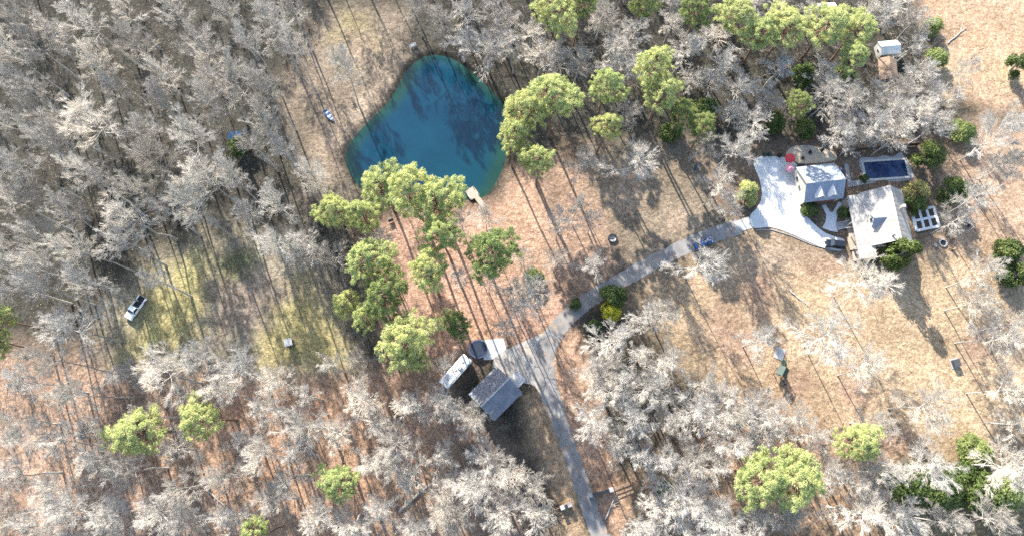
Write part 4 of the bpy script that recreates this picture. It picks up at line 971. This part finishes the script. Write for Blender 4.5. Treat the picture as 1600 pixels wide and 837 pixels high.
BARE_BL = [(200,590,28),(262,590,48),(312,566,32),(372,580,44),(345,615,30),(430,597,30),(515,570,22),(60,682,36),(112,692,36),(30,742,36),(90,762,36),(125,792,46),(160,722,32),(150,668,28),(202,735,32),(290,750,36),(350,742,32),(258,802,40),(302,812,34),(430,785,36),(418,640,36),(487,668,46),(478,620,24),(560,625,36),(622,682,40),(642,632,32),(592,655,28),(690,642,36),(735,655,36),(762,722,42),(795,745,36),(742,762,42),(692,792,38),(652,828,32),(540,812,36),(490,802,32),(575,722,26),(410,718,32),(375,692,28),(785,802,38),(830,762,34),(835,812,32),(20,660,30),(20,800,34),(60,820,34),(180,812,36),(230,650,24),(370,805,32),(690,712,28),(715,815,32),(602,800,28)]
BARE_C = [(722,345,28),(758,338,26),(797,452,36),(840,455,32),(815,480,30),(872,352,26),(902,258,30),(985,256,38),(926,342,20),(898,322,22),(930,406,24),(592,378,26),(715,430,20),(792,512,22),(1095,222,24),(1146,226,32),(1122,292,30),(1142,318,26),(1096,412,40),(868,405,24),(520,400,28),(560,560,24),(700,565,20),(760,440,18),(820,405,22)]
BARE_R = [(950,532,42),(938,582,46),(1012,612,44),(960,622,40),(1040,572,36),(1012,498,32),(1038,490,28),(930,662,34),(970,692,40),(992,652,42),(1082,642,46),(1122,652,40),(1172,642,52),(1150,692,36),(1202,682,32),(1242,652,30),(1277,682,26),(1085,782,58),(1038,802,46),(1122,812,42),(1005,828,30),(1332,762,48),(1342,802,46),(1295,742,30),(1410,812,40),(1380,742,30),(1440,732,46),(1572,728,46),(1230,812,30),(1180,822,30),
 (1353,440,50),(1190,530,32),(1300,522,52),(1352,577,40),(1446,634,42),(1374,658,30),(1530,470,36),(1556,522,42),(1588,502,28),(1582,606,28),(1532,430,30),(1594,656,26),(1522,310,30),(1495,345,26),(1562,212,48),(1592,245,36),(1506,112,24),(1560,255,30),(1480,820,30),(1560,810,34)]
BARE_T = [(652,15,28),(690,40,28),(727,25,30),(760,78,40),(802,82,32),(842,92,32),(882,98,36),(962,75,38),(985,52,32),(940,25,32),(1048,38,26),(1068,75,30),(1126,92,34),(1152,142,36),(1192,152,34),(1112,132,28),(1180,192,32),(1150,182,28),(1282,112,26),(1292,152,40),(1332,166,42),(1362,196,40),(1312,206,32),(1392,180,40),(1432,176,40),(1400,145,32),(1450,148,32),(1440,112,28),(1428,70,24),(1380,25,30),(1432,28,30),(1456,196,30),(985,178,30),(800,30,30),(765,20,28),(830,50,26),(905,90,28),(1080,118,26),(1340,215,28),(1400,210,28),(1485,150,24)]
nb = 0
def bare_group(lst, hlo, hhi, wispy=False):
    global nb
    for px, py, r in lst:
        kind = 'wispy' if wispy else 'slim' if r < 27 else 'bare'
        put_tree(px + rnd.uniform(-2, 2), py + rnd.uniform(-2, 2), r, kind, rnd.uniform(hlo, hhi) * (0.82 if r < 27 else 1), 'bare_tree', 'bare tree'); nb += 1
bare_group([(a, b, r * 0.98) for a, b, r in BARE_UL], 24, 29); bare_group([(a, b, r * 0.93) for a, b, r in BARE_BL], 18, 23); bare_group(BARE_C, 17, 20, True); bare_group(BARE_R[:30], 15, 20); bare_group(BARE_R[30:], 15, 20, True); bare_group([t for t in BARE_T if t[1] < 105], 12, 16); bare_group([t for t in BARE_T if t[1] >= 105 and t[0] >= 1230], 12, 16); bare_group([t for t in BARE_T if t[1] >= 105 and t[0] < 1230], 8, 10, True)
# more of the dense woods between them, kept apart from the crowns already standing
FILL = [([(0,0),(500,0),(470,110),(430,150),(450,250),(430,330),(340,345),(230,405),(160,480),(0,540)], 34, 21, 25, 4),
        ([(0,570),(170,590),(420,610),(680,620),(740,700),(840,790),(850,837),(0,837)], 32, 15, 19, 10),
        ([(660,0),(1430,0),(1460,170),(1440,215),(1190,215),(1100,150),(900,125),(800,110),(700,70)], 28, 9, 14, 14),
        ([(930,540),(1060,560),(1230,650),(1280,720),(1130,740),(1000,720),(950,660)], 26, 16, 20, 10)]
for poly, dmin, hlo, hhi, cap in FILL:
    xs = [p[0] for p in poly]; ys = [p[1] for p in poly]; n = 0
    for _ in range(4000):
        if n >= cap or nb >= 298: break
        x, y = rnd.uniform(min(xs), max(xs)), rnd.uniform(min(ys), max(ys))
        if not in_poly(x, y, poly) or (1350 < x < 1425 and 45 < y < 140): continue
        if any((x - a) ** 2 + (y - b) ** 2 < (dmin + (8 if k in ('pine', 'pinedark') else 0)) ** 2 for a, b, _, k, _ in PLACED): continue
        put_tree(x, y, rnd.uniform(22, 34), rnd.choice(('bare', 'slim', 'slim')), rnd.uniform(hlo, hhi), 'bare_tree', 'bare tree'); n += 1; nb += 1

# ------------------------------------------------------------------ labels that single out each tree
LAND = [((665,200),'the pond'),((515,182),'the blue rowing boat'),((211,480),'the white pickup truck'),((453,537),'the small hunting box'),((712,579),'the white camper trailer'),((770,615),'the grey roofed cottage'),((747,545),'the round trampoline'),
 ((1373,340),'the large house'),((1290,285),'the twin dormer garage'),((1384,265),'the swimming pool'),((1444,343),'the white raised garden'),((1473,380),'the stone fire pit'),((957,373),'the black fire ring'),((1099,380),'the blue car'),((1306,381),'the black SUV'),
 ((735,303),'the wooden dock'),((1216,582),'the green play tower'),((1491,567),'the dark utility box'),((1391,73),'the pale roofed shed'),((1392,105),'the brown roofed shed'),((938,768),'the entrance wall'),((655,770),'the long fallen log'),((367,213),'the blue tarpaulin'),
 ((958,482),'the bright yellow shrub'),((1236,246),'the red parasol'),((1165,350),'the driveway apron'),((860,560),'the gravel yard'),((1087,262),'the blue bench'),((0,0),'the top left picture corner'),((1600,0),'the top right picture corner'),((0,837),'the bottom left picture corner'),((1600,837),'the bottom right picture corner'),
 ((400,837),'the lower picture edge, left'),((0,320),'the left picture edge'),((1000,0),'the upper picture edge'),((250,0),'the upper picture edge, left'),((1330,837),'the lower picture edge, right'),((215,672),'the big lower left pine'),((530,752),'the small lower edge pine'),((1335,694),'the round bright pine')]
ORD = ['nearest', 'second nearest', 'third nearest', 'fourth nearest', 'fifth nearest', 'sixth nearest', 'seventh nearest', 'eighth nearest', 'ninth nearest', 'tenth nearest', 'eleventh nearest', 'twelfth nearest', 'thirteenth nearest', 'fourteenth nearest', 'fifteenth nearest', 'sixteenth nearest', 'seventeenth nearest', 'eighteenth nearest', 'nineteenth nearest', 'twentieth nearest']
LOOK = {'bare': 'wide pale bare tree', 'slim': 'slender leafless grey tree', 'wispy': 'open airy bare tree', 'pine': 'yellow green pine', 'pinedark': 'dull green pine', 'ever': 'dark glossy evergreen', 'strawleaf': 'straw coloured shrub', 'yellowleaf': 'bright yellow green shrub'}
GRP = {'bare': 'bare hardwood trees', 'slim': 'bare hardwood trees', 'wispy': 'bare hardwood trees', 'pine': 'pine trees', 'pinedark': 'pine trees', 'ever': 'evergreens and shrubs', 'strawleaf': 'evergreens and shrubs', 'yellowleaf': 'evergreens and shrubs'}
bucket = {}
for px, py, root, kind, r in PLACED:
    nm = root.name.split('.')[0]; look = LOOK[kind]
    if nm == 'evergreen_shrub' and kind in ('pine', 'pinedark', 'ever'): look = {'pine': 'yellow green leafy shrub', 'pinedark': 'dull olive shrub', 'ever': 'dark green leafy shrub'}[kind]
    elif nm == 'evergreen_tree' and kind == 'pinedark': look = 'pale green evergreen'
    d, land, lx, ly = min((math.hypot(px - a, py - b), n, a, b) for (a, b), n in LAND)
    root['group'] = 'pine trees' if nm == 'pine_tree' else GRP[kind] if nm == 'bare_tree' else 'evergreens and shrubs'
    side = '' if 'picture' in land else (('right' if px > lx else 'left') if abs(px - lx) > abs(py - ly) else ('below' if py > ly else 'above'))
    bucket.setdefault((look, land, side), []).append((d, root))
for (look, land, side), lst in bucket.items():
    lst.sort(key=lambda t: t[0]); tail = {'': '', 'right': ', on its right side', 'left': ', on its left side', 'above': ', above it', 'below': ', below it'}[side]
    for i, (d, root) in enumerate(lst):
        root['label'] = (look + ' ' + (ORD[i] if len(lst) > 1 else 'near') + (' to ' if len(lst) > 1 else ' ') + land + tail)

# ------------------------------------------------------------------ brush on the woodland floor and woods beyond the frame (uncountable)
def undergrowth():
    rng = np.random.default_rng(77); fr = []
    for k in range(5):
        P = np.zeros((7, 3)); D = unit(rng.normal(size=(7, 3)) * .6 + np.array([0, 0, 1.1])); L_ = rng.uniform(1.0, 2.4, 7)
        s1 = bend_segs(rng, P, D, L_, .03, .015, 1, 0, .05)
        P2, D2, L2 = children_of(rng, P, D, L_, 6, .25, 1, (25, 60), .5, .1); s2 = bend_segs(rng, P2, D2, L2, .02, .012, 1, .02, .05)
        fr.append(seg_tubes(np.concatenate(s1 + s2), 3))
    Vs, Qs, n = [], [], 0; areas = [(FILL[0][0], 380), (FILL[1][0], 420), (FILL[2][0], 520), (FILL[3][0], 160), ([(480,300),(560,360),(600,440),(560,560),(520,480),(470,390)], 90), ([(1290,700),(1600,720),(1600,837),(1000,837),(1150,760)], 160), ([(690,620),(850,700),(880,837),(760,837)], 90)]
    for poly, cnt in areas:
        W = gp(poly); xs = [p[0] for p in W]; ys = [p[1] for p in W]; k = 0
        while k < cnt:
            x, y = rnd.uniform(min(xs), max(xs)), rnd.uniform(min(ys), max(ys))
            if not in_poly(x, y, W): continue
            k += 1; V, Q = mirror_frag(*fr[rnd.randrange(5)], x, y, rnd.uniform(0, 6.28), rnd.uniform(.6, 1.5)); Vs.append(V); Qs.append(Q + n); n += len(V)
    me = np_mesh('undergrowth', np.concatenate(Vs), np.concatenate(Qs), 'scrub')
    tag(link(bpy.data.objects.new('undergrowth', me)), 'bare brush and saplings covering the woodland floor', 'undergrowth', kind='stuff')
undergrowth()
def woods_beyond():
    fr = []
    for k in range(4):
        t, c = bare_tree(500 + k, 22, 4.6, 11, 6, 4, 3, tw=0.035); V = np.concatenate([t[0], c[0]]); fr.append((V, np.concatenate([t[1], c[1] + len(t[0])])))
    Vs, Qs, n, pts = [], [], 0, []
    for x0, x1, y0, y1, cnt in ((-75, 6, 113.5, 130, 15), (-185, 62, 119, 160, 56), (-180, -142, -25, 118, 34), (-115, -30, -45, -27, 16), (40, 110, -45, -28, 9)):
        k = 0; tries = 0
        while k < cnt and tries < 3000:
            tries += 1; x, y = rnd.uniform(x0, x1), rnd.uniform(y0, y1)
            if True:
                u, v = project(x, y, 20)
                if -25 < u < 1625 and -12 < v < 862: continue
            if any((x - a) ** 2 + (y - b) ** 2 < 30 for a, b in pts): continue
            pts.append((x, y)); k += 1; V, Q = mirror_frag(*fr[rnd.randrange(4)], x, y, rnd.uniform(0, 6.28), rnd.uniform(.9, 1.2)); Vs.append(V); Qs.append(Q + n); n += len(V)
    me = np_mesh('woodland', np.concatenate(Vs), np.concatenate(Qs), 'twig')
    tag(link(bpy.data.objects.new('woodland', me)), 'bare woodland continuing beyond the edges of the picture', 'woodland', kind='stuff')
woods_beyond()

def ground_debris():
    """fallen leaves in drifts, grass tufts and dropped sticks lying about"""
    rng = np.random.default_rng(91); n = 90000; X = rng.uniform(-128, 128, n); Y = rng.uniform(-22, 112, n)
    clump = vnoise(X, Y, 0.35, 21) + 0.6 * vnoise(X, Y, 1.1, 22); keep = (clump + rng.normal(size=n) * 0.35 > 0.05) & (sdf(X, Y, POND) > 1.2); X, Y = X[keep], Y[keep]
    pale = rng.uniform(size=len(X)) < 0.45
    for mat, sel in (('straw', pale), ('oldleaf', ~pale)):
        x, y = X[sel], Y[sel]; C = np.column_stack([x, y, rng.uniform(.03, .068, len(x))]); nr = unit(rng.normal(size=C.shape) * .3 + np.array([0, 0, 1.0]))
        V, Q = cards(rng, C, nr, 0.12, 0.6)
        if mat == 'oldleaf':
            m = 1400; sx, sy = rng.uniform(-125, 125, m), rng.uniform(-20, 110, m); ok = sdf(sx, sy, POND) > 3; sx, sy = sx[ok], sy[ok]; a = rng.uniform(0, 6.28, len(sx)); l = rng.uniform(.6, 2.6, len(sx)); r = rng.uniform(.02, .05, len(sx))
            sv, sq = seg_tubes(np.column_stack([sx, sy, r, sx + np.cos(a) * l, sy + np.sin(a) * l, r + rng.uniform(0, .3, len(sx)), r, r * .5]), 3)
            Q = np.concatenate([Q, sq + len(V)]); V = np.concatenate([V, sv])
        name = 'dry_grass_tufts' if mat == 'straw' else 'leaf_litter'
        lb = 'pale dry grass tufts scattered over the open ground' if mat == 'straw' else 'brown fallen leaves and sticks scattered over the ground'
        tag(link(bpy.data.objects.new(name, np_mesh(name, V, Q, mat))), lb, 'grass' if mat == 'straw' else 'leaf litter', kind='stuff')
M['straw'] = simple('dry straw', (0.42, 0.33, 0.22), (0.30, 0.23, 0.15), 0.3, 0.95)
M['oldleaf'] = simple('old brown leaves', (0.19, 0.125, 0.085), (0.10, 0.072, 0.055), 0.3, 0.95)
ground_debris()
